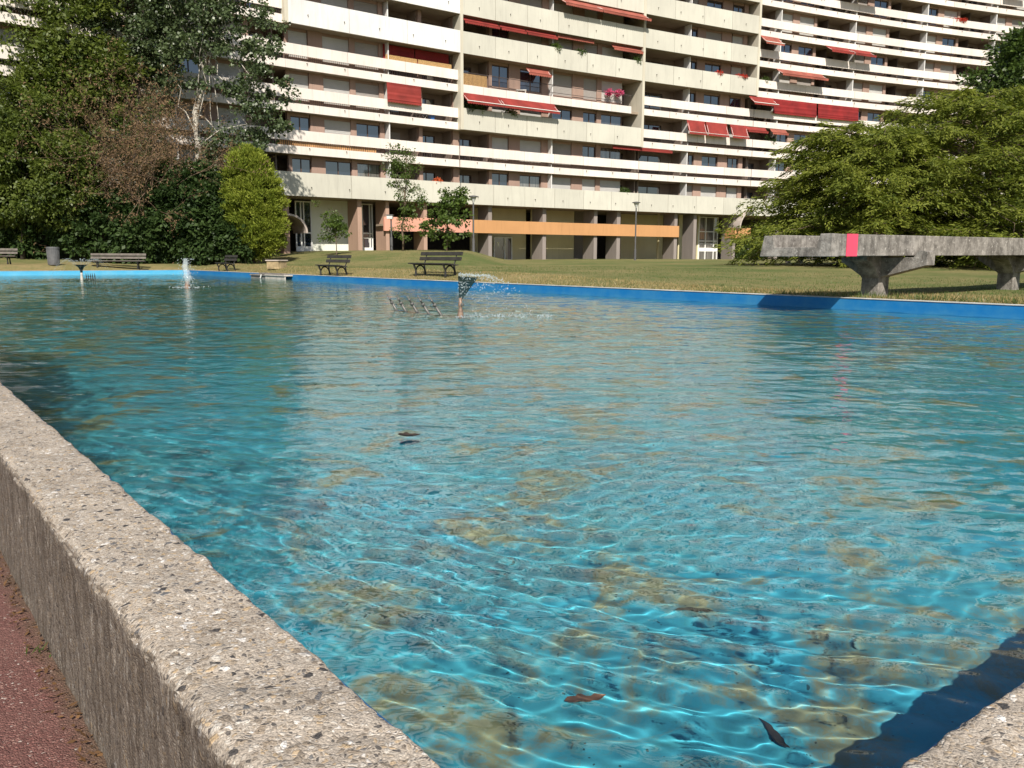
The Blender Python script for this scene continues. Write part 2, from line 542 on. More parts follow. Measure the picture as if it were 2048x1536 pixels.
pw = empty('pool_wall', W(25, B1, 0), label='long deep blue painted pool wall running below the lawn', cat='pool wall')
m1 = MB(); slab_ab(m1, OA0, OA1, B1, OB1, FLOOR + 0.004, RIM - 0.012)
wall_part(pw, 'painted_face', m1, M['blue_wall'])
m1 = MB(); slab_ab(m1, OA0, OA1, B1 - 0.012, OB1, RIM - 0.012, RIM)
wall_part(pw, 'coping', m1, M['rim_concrete'])

# near walls: rough exposed aggregate, worn edges
from mathutils import noise as mno
def kerb(name, l0, l1, f, label, flip=False):
    """a wall swept between l0 and l1; f(l, c, z) gives the point, c = 0 at the pool face"""
    ls = [l0]
    while ls[-1] < l1:
        ls.append(ls[-1] + max(0.012, 0.011 * max(0.9, abs(ls[-1]))))
    ls[-1] = l1
    prof = []                                  # (c, z, nc, nz) from the foot of the pool face up and over to the path
    ri, ro = 0.010, 0.028
    for z in np.linspace(FLOOR, RIM - ri, 14): prof.append((0, z, 1, 0))
    for k in range(1, 4): a = k / 4 * math.pi / 2; prof.append((-ri + ri * math.cos(a), RIM - ri + ri * math.sin(a), math.cos(a), math.sin(a)))
    for c in np.linspace(-ri, -WT + ro, 20): prof.append((c, RIM, 0, 1))
    for k in range(1, 6): a = k / 6 * math.pi / 2; prof.append((-WT + ro - ro * math.sin(a), RIM - ro + ro * math.cos(a), -math.sin(a), math.cos(a)))
    for z in np.linspace(RIM - ro, -0.05, 30): prof.append((-WT, z, -1, 0))
    vs = []
    for l in ls:
        for c, z, nc, nz in prof:
            p = f(l, c, z)
            q = Vector(p)
            d = 0.006 * mno.noise(q * 9) + 0.0045 * mno.noise(q * 38) + 0.0028 * mno.noise(q * 95)
            if z > RIM - 0.06: d += 0.007 * mno.noise(q * 5)
            cc = max(0.0, mno.noise(q * 14 + Vector((7, 3, 1)))) * 0.016
            if nc != 0 and nz != 0: d -= cc                         # chipped arrises
            if nc == 1 and nz == 0: d *= 0.3
            vs.append(f(l, c + nc * d, z + nz * d))
    n = len(prof)
    i, j = np.meshgrid(np.arange(len(ls) - 1), np.arange(n - 1), indexing='ij')
    q = (i * n + j).ravel()
    fc = np.stack([q, q + n, q + n + 1, q + 1], -1)
    if flip: fc = fc[:, ::-1]
    o = mesh_np(name, np.array([tuple(v) for v in vs]), fc, [M['aggregate'], M['blue_wall']], smooth=True)
    mi = ((np.arange(len(fc)) % (n - 1)) < 14).astype(np.int32)
    o.data.polygons.foreach_set('material_index', mi)
    tag(o, label, 'pool wall')
    o.cycles.is_caustics_receiver = True
    return o
kerb('pool_wall', OA0, OA1, lambda l, c, z: W(l, B0 + c, z), 'rough pebbled concrete wall edging the pool beside the red path')
kerb('pool_wall', B0 - 0.004, OB1, lambda l, c, z: W(A0 + c, l, z), 'short stretch of pebbled concrete wall across the pool corner, shading the water', True)

# ------------------------------------------------------------------ water
def make_water():
    # a sheet that is finer near the path; radial rows and bearings follow the pool's own corner
    nth, nr = 820, 1100
    th = np.linspace(R_(-37.547) - 0.0, R_(52.453), nth)
    # distance to the pool walls along each bearing
    thp = th - R_(-37.547)
    ca, sa = np.cos(thp), np.sin(thp)
    with np.errstate(divide='ignore'):
        r0 = np.maximum(A0 / np.maximum(ca, 1e-9), B0 / np.maximum(sa, 1e-9))
        r1 = np.minimum(A1 / np.maximum(ca, 1e-9), B1 / np.maximum(sa, 1e-9))
    ok = r1 > r0 + 0.02
    th, ca, sa, r0, r1 = th[ok], ca[ok], sa[ok], r0[ok], r1[ok]
    nth = len(th)
    t = np.linspace(0, 1, nr)[None, :]
    r = r0[:, None] * (r1 / r0)[:, None] ** t
    A = r * ca[:, None]; B = r * sa[:, None]
    X = A * UA.x + B * UB.x
    Y = A * UA.y + B * UB.y
    Z = np.zeros_like(X)
    rg = np.random.default_rng(5)
    # slow warps keep the wave trains from repeating
    wx = 0.35 * np.sin(0.55 * X + 0.31 * Y + 1.0) + 0.22 * np.sin(-0.4 * X + 0.9 * Y) + 0.05 * np.sin(2.1 * X - 1.7 * Y)
    wy = 0.35 * np.sin(0.45 * Y - 0.28 * X + 2.0) + 0.22 * np.sin(0.8 * X + 0.35 * Y) + 0.05 * np.sin(1.9 * X + 2.3 * Y)
    Xw, Yw = X + wx, Y + wy
    step = np.maximum(r * (math.log(80) / nr), r * (1.57 / 820)) * 1.0
    calm = 0.75 + 0.35 * np.sin(0.7 * X + 0.4 * Y + 0.5 * np.sin(0.6 * Y)) * np.sin(0.5 * Y - 0.35 * X)
    for k in range(86):
        lam = 0.045 * (0.55 / 0.045) ** rg.random() if k < 78 else 0.55 + 0.6 * rg.random()
        d = rg.normal(R_(82), R_(26)) if rg.random() < 0.68 else rg.random() * 6.283   # most trains run down the pool
        kx, ky = math.cos(d) * 2 * math.pi / lam, math.sin(d) * 2 * math.pi / lam
        slope = SLOPE * (0.6 + 0.8 * rg.random()) * (1.0 if lam < 0.2 else 0.6) * (1.0 if lam > 0.07 else 0.85)
        amp = slope * lam / (2 * math.pi)
        fade = np.clip((lam / (2.2 * step) - 1) / 1.5, 0, 1)
        Z += amp * fade * np.sin(kx * Xw + ky * Yw + rg.random() * 6.283)
    Z *= calm * (0.60 + 0.50 * np.clip((r - 2.5) / 6.0, 0, 1))
    for fx, fy, hh in RINGS:                                # rings spreading from the fountains
        rr = np.hypot(X - fx, Y - fy)
        Z += hh * 0.011 * np.exp(-rr / 1.5) * np.sin(rr * 21) * np.clip(rr / 0.15, 0, 1)
    v = np.stack([X, Y, WATER + Z], -1).reshape(-1, 3)
    i, j = np.meshgrid(np.arange(nth - 1), np.arange(nr - 1), indexing='ij')
    q = (i * nr + j).ravel()
    f = np.stack([q, q + 1, q + nr + 1, q + nr], -1)[:, ::-1]
    o = mesh_np('water', v, f, M['water'], smooth=True)
    tag(o, kind='structure')
    o.cycles.is_caustics_caster = True
    return o
SLOPE = 0.0128
RINGS = [(-0.9, 14.7, 1.0), (-10.6, 27.9, 0.8), (-19.0, 37.6, 0.8)]
make_water()

# ------------------------------------------------------------------ the curved apartment building
UM = 1.12                                           # building module: lengths below are in modules of 1.12 m
BC, BR = Vector((153.31, -143.11, 0)), 272.05       # centre and radius of the facade curve, metres
ZS, HS = 5.6155, 2.9                                # underside of the lowest band, storey height (modules)
BASE_R = 1.07                                       # pavement level (modules)
NF = 12
def ang_px(px, off=0.0):
    """bearing on the facade curve of a photograph column (read at balcony height), off modules behind the face"""
    d = ray(px, 250); v = Vector((d.x, d.y, 0)).normalized()
    b = v.dot(BC); D = b * b - (BC.length_squared - (BR + off * UM) ** 2)
    p = v * (b + math.sqrt(D)) - BC
    return math.atan2(p.x, p.y)
def S(px, off=0.0): return ang_px(px, off) * BR / UM              # arc length in modules
def F(s, off, z):
    """point on the facade: s along it, off behind its face, z up (all in modules)"""
    a = s * UM / BR
    return BC + Vector((math.sin(a), math.cos(a), 0)) * (BR + off * UM) + Vector((0, 0, 1.041 + (z - 1.07) * UM))
def fbox(mb, s0, s1, o0, o1, z0, z1, mi=0, seg=2.6):
    n = max(1, int(math.ceil((s1 - s0) / seg)))
    ss = [s0 + (s1 - s0) * i / n for i in range(n + 1)]
    vs, fs = [], []
    for s in ss: vs += [F(s, o0, z0), F(s, o1, z0), F(s, o1, z1), F(s, o0, z1)]
    for i in range(n):
        b = i * 4
        for k in range(4):
            k2 = (k + 1) % 4
            fs.append((b + k, b + k2, b + 4 + k2, b + 4 + k))
    fs += [(3, 2, 1, 0), (n * 4, n * 4 + 1, n * 4 + 2, n * 4 + 3)]
    mb.add(vs, fs, mi)

def mat_panel(name, col, stain, sv=0.5):
    q = N(name)
    p = q.pos()
    c = q.mix(q.ramp(q.noise(p, 0.35, 4), [(0.35, 0.0), (0.65, 1.0)]), col, tuple(x * 0.9 for x in col))
    st = q.ramp(q.noise(q.pos((1.6, 1.6, 0.28)), 1.5, 5, 0.65), [(0.48, 0.0), (0.72, 1.0)])
    c = q.mix(q.math('MULTIPLY', st, sv), c, stain)
    c = q.mix(q.math('MULTIPLY', q.ramp(q.noise(p, 6, 5, 0.7), [(0.55, 0.0), (0.75, 1.0)]), 0.25), c, stain)
    drip = q.ramp(q.noise(q.pos((5.5, 5.5, 0.35)), 1.0, 4, 0.7), [(0.56, 0.0), (0.74, 1.0)])
    c = q.mix(q.math('MULTIPLY', drip, 0.42), c, tuple(x * 0.72 for x in stain))
    g = q.n('NewGeometry')                                   # each precast piece has weathered a little differently
    r = q.n('HueSaturation')
    r.inputs['Saturation'].default_value = 0.95
    q.put(r.inputs['Value'], q.ramp(g.outputs['Random Per Island'], [(0.0, 0.90), (1.0, 1.05)]))
    q.put(r.inputs['Color'], c)
    q.set(color=r.outputs[0], rough=0.85, spec=0.25)
    return q.m
M['cream'] = mat_panel('cream_panel', (0.54, 0.525, 0.45), (0.42, 0.405, 0.35), 0.5)
M['white_panel'] = mat_panel('white_panel', (0.70, 0.69, 0.68), (0.52, 0.50, 0.46), 0.45)
M['rail_white'] = mat_panel('pinkish_white_rail', (0.72, 0.655, 0.60), (0.54, 0.48, 0.43), 0.45)
M['fin'] = mat_panel('fin_concrete', (0.56, 0.52, 0.42), (0.40, 0.37, 0.30), 0.4)
M['pier'] = mat_panel('pink_brown_pier', (0.36, 0.24, 0.19), (0.28, 0.19, 0.15), 0.5)
M['pier_pink'] = mat_panel('salmon_pier', (0.42, 0.275, 0.205), (0.33, 0.21, 0.16), 0.5)
M['pier_grey'] = mat_panel('grey_mauve_pier', (0.27, 0.232, 0.212), (0.21, 0.18, 0.165), 0.5)
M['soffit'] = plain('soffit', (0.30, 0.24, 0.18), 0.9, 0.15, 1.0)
M['inner_wall'] = plain('loggia_wall', (0.24, 0.19, 0.16), 0.9, 0.2, 0.8)
M['shutter'] = plain('roller_shutter_slats', (0.44, 0.43, 0.41), 0.6, 0.08, 0.7)
M['shutter_dull'] = plain('dull_roller_shutter', (0.30, 0.275, 0.255), 0.65, 0.08, 0.7)
M['frame'] = plain('brown_window_frame', (0.10, 0.06, 0.045), 0.5, 0.2)
M['dark_metal'] = plain('dark_rail_metal', (0.06, 0.045, 0.04), 0.5, 0.2)
M['joint'] = plain('spout_stain_grey', (0.16, 0.15, 0.13), 0.9, 0.2)  # grey of the drain spouts and the short stains below them
M['awning_red'] = plain('red_awning_cloth', (0.215, 0.026, 0.020), 0.8, 0.28, 0.9)
M['awning_dark'] = plain('dark_red_awning_cloth', (0.20, 0.012, 0.012), 0.8, 0.28, 0.9)
M['awning_faded'] = plain('faded_salmon_awning_cloth', (0.27, 0.075, 0.052), 0.8, 0.28, 0.9)
M['awning_orange'] = plain('orange_awning_cloth', (0.5, 0.1, 0.03), 0.8, 0.25, 0.9)
M['trim_white'] = plain('white_trim', (0.78, 0.77, 0.73), 0.5, 0.05)
M['reed'] = plain('reed_screen', (0.36, 0.22, 0.09), 0.9, 0.35, 12.0)
M['wood_slat'] = plain('orange_wood_slats', (0.55, 0.30, 0.13), 0.8, 0.25, 6.0)
M['orange'] = mat_panel('orange_beam', (0.52, 0.262, 0.10), (0.42, 0.21, 0.08), 0.35)
M['salmon'] = mat_panel('salmon_beam', (0.66, 0.31, 0.22), (0.66, 0.30, 0.19), 0.35)
M['cream_yellow'] = mat_panel('cream_yellow_wall', (0.68, 0.60, 0.38), (0.55, 0.48, 0.30), 0.35)
M['white_wall'] = mat_panel('white_wall', (0.78, 0.80, 0.72), (0.66, 0.67, 0.60), 0.3)
M['door_white'] = plain('white_door_frame', (0.80, 0.80, 0.78), 0.45, 0.05)
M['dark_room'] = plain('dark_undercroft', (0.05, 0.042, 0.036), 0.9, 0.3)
M['pavement'] = plain('pale_pavement', (0.50, 0.46, 0.39), 0.9, 0.15, 1.0)
def mat_glass():
    q = N('window_glass')
    oi = q.n('ObjectInfo')                                   # curtains drawn behind some of the panes
    dark = q.mix(q.noise(q.pos(), 0.4, 2), (0.010, 0.014, 0.024), (0.02, 0.03, 0.055))
    cur = q.mix(q.ramp(q.noise(q.pos((9, 9, 0.3)), 1.0, 2), [(0.4, 0.0), (0.6, 1.0)]), (0.10, 0.095, 0.085), (0.22, 0.21, 0.19))
    q.set(color=q.mix(q.ramp(oi.outputs['Random'], [(0.0, 0.0), (0.74, 0.3), (0.86, 0.9)], 'CONSTANT'), dark, cur), rough=0.03, spec=1.0, ior=1.9)
    return q.m
M['glass'] = mat_glass()

# the sections between the vertical fins (photograph columns of the fins), and which storeys are closed by solid bands
SEC = [('A', -140, 575, ()), ('B', 575, 918, tuple(range(4, 20))), ('C', 920, 1279, (2,) + tuple(range(4, 20))), ('D', 1280, 1506, tuple(range(4, 20))), ('E', 1507, 2420, ())]
BAYS = {
 'B': [('P', 575, 582), ('W', 582, 620), ('P', 621, 649), ('W', 649, 702), ('P', 702, 713), ('W', 713, 760), ('P', 760, 769), ('V', 771, 772), ('L', 772, 838), ('P', 838, 845), ('L', 845, 906), ('P', 906, 918)],
 'C': [('L', 922, 978), ('P', 978, 984), ('W', 984, 1017), ('P', 1018, 1040), ('W', 1040, 1083), ('P', 1083, 1096), ('V', 1096, 1097), ('P', 1098, 1105), ('W', 1105, 1144), ('P', 1144, 1166), ('W', 1166, 1193), ('P', 1193, 1202), ('W', 1202, 1244), ('L', 1246, 1276)],
 'D': [('L', 1283, 1367), ('V', 1368, 1369), ('P', 1369, 1372), ('W', 1372, 1390), ('P', 1390, 1406), ('W', 1406, 1438), ('P', 1438, 1457), ('W', 1460, 1480), ('P', 1480, 1488), ('L', 1489, 1503)],
}
DEPTH = 0.70
building = empty('apartment_building', F(S(1100), 0, BASE_R), label='long curved apartment block with cream balcony bands and red awnings behind the pool', cat='apartment building')
BINV = Matrix.Translation(-building.location)
def bpart(mb, name, mats, parent=None, smooth=False):
    o = mb.build(name, mats, parent or building, smooth)
    if (parent or building) is building: o.matrix_parent_inverse = BINV
    return o
SEAMS = {'A': 5.4, 'B': 5.3, 'C': 3.1, 'D': 3.2, 'E': 6.5}
SPOUT = {'A': 3.0, 'B': 2.9, 'C': 2.9, 'D': 2.7, 'E': 3.0}

def spouts(mb, s0, s1, off, z, mi, pitch, joint_mi):
    s = s0 + pitch * 0.55
    while s < s1 - 0.3:
        mb.tube([F(s, off + 0.02, z), F(s, off - 0.10, z - 0.03)], 0.035, 5, mi)
        mb.tube([F(s, off + 0.02, z), F(s, off - 0.03, z - 0.02), F(s + 0.03, off - 0.012, z - 0.24)], [0.03, 0.02, 0.008], 4, joint_mi)
        s += pitch * (0.96 + 0.08 * rnd.random())
def banded(mb, s0, s1, o0, o1, z0, z1, pitch):
    """a run of precast panels with real joints"""
    n = max(1, round((s1 - s0) / pitch))
    for i in range(n):
        a, b = s0 + (s1 - s0) * i / n, s0 + (s1 - s0) * (i + 1) / n
        d = rnd.uniform(-0.012, 0.012)
        fbox(mb, a + (0.018 if i else 0), b - (0.018 if i < n - 1 else 0), o0 + d, o1, z0, z1, 0)

glazing_left = 100
shutter_left = 100
win_rest, shut_rest = MB(), MB()
def window(s0, s1, off, z0, z1, leaves, key):
    """frame with its pane"""
    global glazing_left
    f = MB() if glazing_left > 0 and key else win_rest
    t = 0.06
    fbox(f, s0, s1, off - 0.03, off + 0.04, z0, z0 + t, 0); fbox(f, s0, s1, off - 0.03, off + 0.04, z1 - t, z1, 0)
    w_ = (s1 - s0) / leaves
    for i in range(leaves + 1):
        c = s0 + w_ * i
        fbox(f, max(s0, c - t * 0.6), min(s1, c + t * 0.6), off - 0.027, off + 0.037, z0 + t, z1 - t, 0)
    if f is win_rest:
        fbox(f, s0 + t, s1 - t, off + 0.01, off + 0.02, z0 + t, z1 - t, 1)
        return
    glazing_left -= 1
    o = bpart(f, 'window', M['frame'])
    p = MB(); fbox(p, s0 + t, s1 - t, off + 0.01, off + 0.02, z0 + t, z1 - t, 0)
    p.build('pane', M['glass'], o)
def shutter(s0, s1, off, z0, z1, key, dull=False):
    global shutter_left
    f = MB() if shutter_left > 0 and key else shut_rest
    n = int((z1 - z0) / 0.11)
    for i in range(n):
        a = z0 + (z1 - z0) * i / n
        vs = [F(s0, off + 0.012, a), F(s1, off + 0.012, a), F(s1, off - 0.004, a + (z1 - z0) / n * 0.85), F(s0, off - 0.004, a + (z1 - z0) / n * 0.85),
              F(s0, off + 0.012, a + (z1 - z0) / n), F(s1, off + 0.012, a + (z1 - z0) / n)]
        f.add(vs, [(0, 3, 2, 1), (3, 4, 5, 2)], 1 if (f is shut_rest and dull) else 0)
    if f is shut_rest: return
    shutter_left -= 1
    bpart(f, 'roller_shutter', M['shutter_dull'] if dull else M['shutter'])

def gen_bays(x0, x1, seed):
    """bays for the long outer sections, in metres"""
    r = random.Random(seed); out = []; s = S(x0) + 0.2; e = S(x1) - 0.2
    while s < e:
        for kind, wd in (('L', 3.0), ('V', 0.1), ('P', 0.3), ('W', 1.7), ('P', 0.9), ('W', 2.0), ('P', 0.35), ('L', 1.8)):
            if s + wd > e: break
            out.append((kind, s, s + wd)); s += wd
        else: continue
        break
    return out

forced = {}   # (section, storey, bay) -> 'W' open window or 'S' shutter, where the photograph is clear
for k, row in {0: 'WWWS', 1: 'SSSSS', 2: 'SSSS', 3: 'SSSS', 4: 'SSSS'}.items(): pass
OPEN = {('B', 0): (1, 1, 1), ('B', 1): (1, 0, 1), ('B', 2): (0, 0, 0), ('B', 3): (0, 0, 0), ('B', 4): (0, 0, 0), ('B', 5): (0, 0, 0),
        ('C', 0): (1, 1, 0, 0, 0), ('C', 1): (0, 0, 0, 1, 1), ('C', 2): (0, 0, 1, 1, 1), ('C', 3): (1, 1, 0, 0, 0), ('C', 4): (1, 0, 0, 0, 0), ('C', 5): (0, 0, 0, 0, 0),
        ('D', 0): (0, 0, 0), ('D', 1): (1, 1, 1), ('D', 2): (0, 0, 0), ('D', 3): (1, 1, 1), ('D', 4): (1, 1, 0), ('D', 5): (1, 0, 0)}
floors_mb, walls_mb, piers_mb, rail_mb = MB(), MB(), MB(), MB()
for sec, x0, x1, solid in SEC:
    s0, s1 = S(x0), S(x1)
    bays = [(kd, S(a, 0.7), S(b, 0.7)) for kd, a, b in BAYS[sec]] if sec in BAYS else gen_bays(x0, x1, sec)
    for k in range(NF):
        z = ZS + HS * k
        is_solid = k in solid or k == 0
        key = k <= 6
        inview = k <= 8
        front = -0.38 if (k in solid) else (-0.12 if k == 0 else 0.0)
        mb = MB()
        if is_solid:
            top = z + 1.65
            banded(mb, s0 + 0.01, s1 - 0.01, front, front + 0.13, z, top, SEAMS[sec])
            spouts(mb, s0, s1, front, z + (0.72 if k in solid else 0.66), 1, SPOUT[sec], 1)
            bpart(mb, 'balcony_band', [M['white_panel'] if sec == 'B' and k else M['cream'], M['joint']])
        elif sec == 'C' and k == 3:
            banded(mb, s0 + 0.01, s1 - 1.0, 0.0, 0.13, z, z + 0.62, 2.2)
            bpart(mb, 'balcony_band', [M['rail_white'], M['joint']])
            rl = MB(); c = s0 + 0.1
            fbox(rl, s0, s1 - 1.0, 0.05, 0.08, z + 1.56, z + 1.61)
            while c < s1 - 1.0:
                if not (S(1098) < c < S(1245)): fbox(rl, c, c + 0.018, 0.055, 0.072, z + 0.62, z + 1.56)
                c += 0.125
            fbox(rl, S(1098), S(1245), 0.05, 0.08, z + 0.95, z + 0.99)
            bpart(rl, 'balcony_railing', M['dark_metal'])
        else:
            banded(mb, s0 + 0.01, s1 - 0.01, 0.0, 0.13, z, z + 0.56, SEAMS[sec])
            spouts(mb, s0, s1, 0.0, z + 0.47, 1, SPOUT[sec], 1)
            bpart(mb, 'balcony_band', [M['rail_white'], M['joint']])
            mb = MB(); banded(mb, s0 + 0.01, s1 - 0.01, -0.02, 0.11, z + 0.91, z + 1.65, SEAMS[sec])
            bpart(mb, 'balcony_rail', [M['rail_white']])
            if sec in 'ABCD' and key:
                c = s0 + 0.1
                rl = MB()
                while c < s1:
                    fbox(rl, c, c + 0.022, 0.04, 0.062, z + 0.56, z + 0.91); c += 0.15
                bpart(rl, 'gap_balusters', M['dark_metal'])
        # slab, back wall, soffit
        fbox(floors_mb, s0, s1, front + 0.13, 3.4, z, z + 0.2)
        zt = z + HS
        wi = 0
        for bi, (kd, a, b) in enumerate(bays):
            if kd == 'P':
                fbox(piers_mb, a, b, DEPTH, DEPTH + 0.3, z + 0.2, zt)
            elif kd == 'W':
                fbox(piers_mb, a, b, DEPTH + 0.08, DEPTH + 0.3, z + 0.2, z + 0.95)           # breast wall under the window
                fbox(piers_mb, a, b, DEPTH + 0.08, DEPTH + 0.3, zt - 0.2, zt)
                op = OPEN.get((sec, k))
                is_open = op[wi] if op and wi < len(op) else (rnd.random() < 0.35)
                if is_open: window(a, b, DEPTH + 0.16, z + 0.95, zt - 0.2, 2, inview)
                else: shutter(a, b, DEPTH + 0.12, z + 0.85, zt - 0.2, inview, rnd.random() < 0.35)
                wi += 1
            elif kd == 'V':
                dv = MB(); fbox(dv, a, max(b, a + 0.08), 0.14, DEPTH + 0.3, z + 0.2, zt); bpart(dv, 'balcony_divider', M['white_panel'])
            elif kd == 'L':
                fbox(walls_mb, a, b, 2.3, 2.5, z + 0.2, zt)                                    # deep loggia
                fbox(walls_mb, a - 0.05, a + 0.05, DEPTH + 0.3, 2.3, z + 0.2, zt); fbox(walls_mb, b - 0.05, b + 0.05, DEPTH + 0.3, 2.3, z + 0.2, zt)
                wd = b - a
                if wd > 1.2:
                    if rnd.random() < 0.75 or not key: window(a + 0.12 * wd, a + 0.72 * wd, 2.26, z + 0.3, zt - 0.35, 2, inview)
                    else: shutter(a + 0.12 * wd, a + 0.72 * wd, 2.26, z + 0.3, zt - 0.35, inview, True)
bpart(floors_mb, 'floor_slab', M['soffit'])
bpart(walls_mb, 'loggia_wall', M['inner_wall'])
bpart(piers_mb, 'window_pier_wall', M['pier'])
tag(bpart(win_rest, 'window', [M['frame'], M['glass']]), kind='stuff')
tag(bpart(shut_rest, 'roller_shutter', [M['shutter'], M['shutter_dull']]), kind='stuff')
# back and roof of the block
mb = MB(); fbox(mb, S(-140), S(2420), 3.4, 12.0, ZS, ZS + HS * NF + 0.6)
bpart(mb, 'rear_wall', M['inner_wall'])
mb = MB(); fbox(mb, S(-140), S(2420), -0.4, 3.4, ZS + HS * NF, ZS + HS * NF + 0.6)
bpart(mb, 'roof', M['cream'])
# fins: full-depth vertical walls at the steps between sections
for px, k0, kk in ((575, 4, NF), (919, 2, NF), (1279.5, 2, NF), (1506, 4, NF)):
    mb = MB(); s = S(px)
    fbox(mb, s - 0.13, s + 0.13, -0.42, 3.0, ZS + HS * k0 - 0.02, ZS + HS * kk)
    bpart(mb, 'fin_wall', M['fin'])

# awnings: (first column, last column, storey, kind, cloth)  drop = hangs straight down, out = tilted out, roll = nearly rolled up
AW = [(925, 994, 4, 'roll', 'awning_red'), (997, 1047, 4, 'roll', 'awning_red'), (1049, 1108, 4, 'roll', 'awning_red'), (1219, 1277, 4, 'roll', 'awning_faded'),
      (1112, 1184, 4, 'shut', 'awning_faded'),
      (1113, 1186, 5, 'out', 'awning_faded'), (1187, 1281, 5, 'out', 'awning_faded'), (1051, 1096, 3, 'win', 'awning_faded'),
      (921, 993, 2, 'trim', 'awning_red'), (994, 1105, 2, 'trim', 'awning_red'),
      (772, 840, 2, 'drop', 'awning_red'), (776, 838, 3, 'drop', 'awning_dark'), (840, 906, 3, 'drop', 'awning_dark'),
      (486, 566, 4, 'roll', 'awning_dark'),
      (1510, 1546, 5, 'trim', 'awning_faded'), (1639, 1684, 5, 'out', 'awning_red'), (1686, 1727, 5, 'out', 'awning_red'),
      (1544, 1635, 4, 'out', 'awning_faded'), (1492, 1540, 3, 'trim', 'awning_red'), (1541, 1628, 3, 'drop', 'awning_dark'), (1631, 1712, 3, 'drop', 'awning_dark'),
      (1370, 1406, 2, 'out2', 'awning_red'), (1408, 1450, 2, 'out2', 'awning_red'), (1457, 1490, 2, 'out2', 'awning_red'), (1491, 1531, 2, 'roll', 'awning_red'), (1540, 1572, 2, 'roll', 'awning_faded'),
      (1662, 1731, 7, 'out', 'awning_red'), (1981, 2021, 8, 'out', 'awning_orange'), (1225, 1345, 1, 'shut', 'awning_red')]
AWF = {'roll': (0.45, 0.40), 'shut': (0.12, 0.10), 'out': (0.95, 0.62), 'out2': (0.45, 1.15), 'trim': (0.85, 0.75), 'drop': (0.06, 1.25), 'win': (0.5, 0.5)}
for x0, x1, k, kind, cloth in AW:
    s0, s1 = S(x0), S(x1)
    out, dn = AWF[kind]
    zt = ZS + HS * (k + 1) - 0.05
    o0 = (-0.22 if cloth != 'awning_dark' or k != 3 or x0 > 1000 else 0.60)
    if kind in ('roll', 'shut'): o0 = 0.0
    if kind == 'win': o0, zt = DEPTH - 0.05, zt - 0.15
    if (k + 1 in (4, 5, 6, 7) and 576 < x0 < 1506) : o0 = min(o0, 0.0) if kind != 'drop' else o0
    mb = MB()
    n = 8
    pts = [(o0 - out * i / n + (0.015 * math.sin(i * 2.3 + x0) if kind == 'drop' else 0), zt - dn * i / n - 0.07 * math.sin(math.pi * i / n)) for i in range(n + 1)]
    t = 0.015
    vs, fs = [], []
    for o_, z_ in pts: vs += [F(s0, o_, z_), F(s1, o_, z_), F(s1, o_, z_ - t), F(s0, o_, z_ - t)]
    for i in range(n):
        b = i * 4
        for c in range(4): fs.append((b + c, b + (c + 1) % 4, b + 4 + (c + 1) % 4, b + 4 + c))
    fs += [(3, 2, 1, 0), (n * 4, n * 4 + 1, n * 4 + 2, n * 4 + 3)]
    mb.add(vs, fs, 0)
    # scalloped valance
    ns = max(4, int((s1 - s0) / 0.22))
    o_, z_ = pts[-1]
    for i in range(ns):
        a, b = s0 + (s1 - s0) * i / ns, s0 + (s1 - s0) * (i + 1) / ns
        m_ = (a + b) / 2
        q = [(a, z_), (b, z_), (b, z_ - 0.15), (m_, z_ - 0.21), (a, z_ - 0.15)]
        mb.add([F(u, o_ - 0.012, zz) for u, zz in q] + [F(u, o_, zz) for u, zz in q], [(0, 1, 2, 3, 4), (9, 8, 7, 6, 5), (0, 5, 6, 1), (1, 6, 7, 2), (2, 7, 8, 3), (3, 8, 9, 4), (4, 9, 5, 0)], 0)
    aw = bpart(mb, 'awning', M[cloth])
    bar = MB()
    bar.tube([F(s0 - 0.03, o_ - 0.02, z_ + 0.02), F((s0 + s1) / 2, o_ - 0.02, z_ + 0.02), F(s1 + 0.03, o_ - 0.02, z_ + 0.02)], 0.035 if kind == 'trim' else 0.02, 6)
    bar.build('front_bar', M['trim_white'] if kind in ('trim', 'out2') else M[cloth], aw)
    if kind in ('out', 'trim', 'out2', 'win'):
        for s_ in (s0 + 0.1, s1 - 0.1):
            am = MB(); am.tube([F(s_, o0, zt - 0.08), F(s_, o_, z_ - 0.02)], 0.015, 5)
            am.build('folding_arm', M['trim_white'], aw)
# reed and slat screens behind the railings
mb = MB(); fbox(mb, S(776), S(838), 0.17, 0.2, ZS + HS * 3 + 1.2, ZS + HS * 3 + 2.02); bpart(mb, 'reed_screen', M['reed'])
mb = MB(); fbox(mb, S(840), S(906), 0.17, 0.2, ZS + HS * 3 + 1.2, ZS + HS * 3 + 2.02); bpart(mb, 'reed_screen', M['reed'])
mb = MB(); s = S(555)
while s < S(752):
    fbox(mb, s, s + 0.12, 0.135, 0.16, ZS + HS + 0.56, ZS + HS + 0.91); s += 0.16
bpart(mb, 'wooden_slat_screen', M['wood_slat'])
mb = MB(); fbox(mb, S(921), S(975), 0.085, 0.11, ZS + HS * 3 + 0.62, ZS + HS * 3 + 1.5); bpart(mb, 'reed_screen', M['reed'])

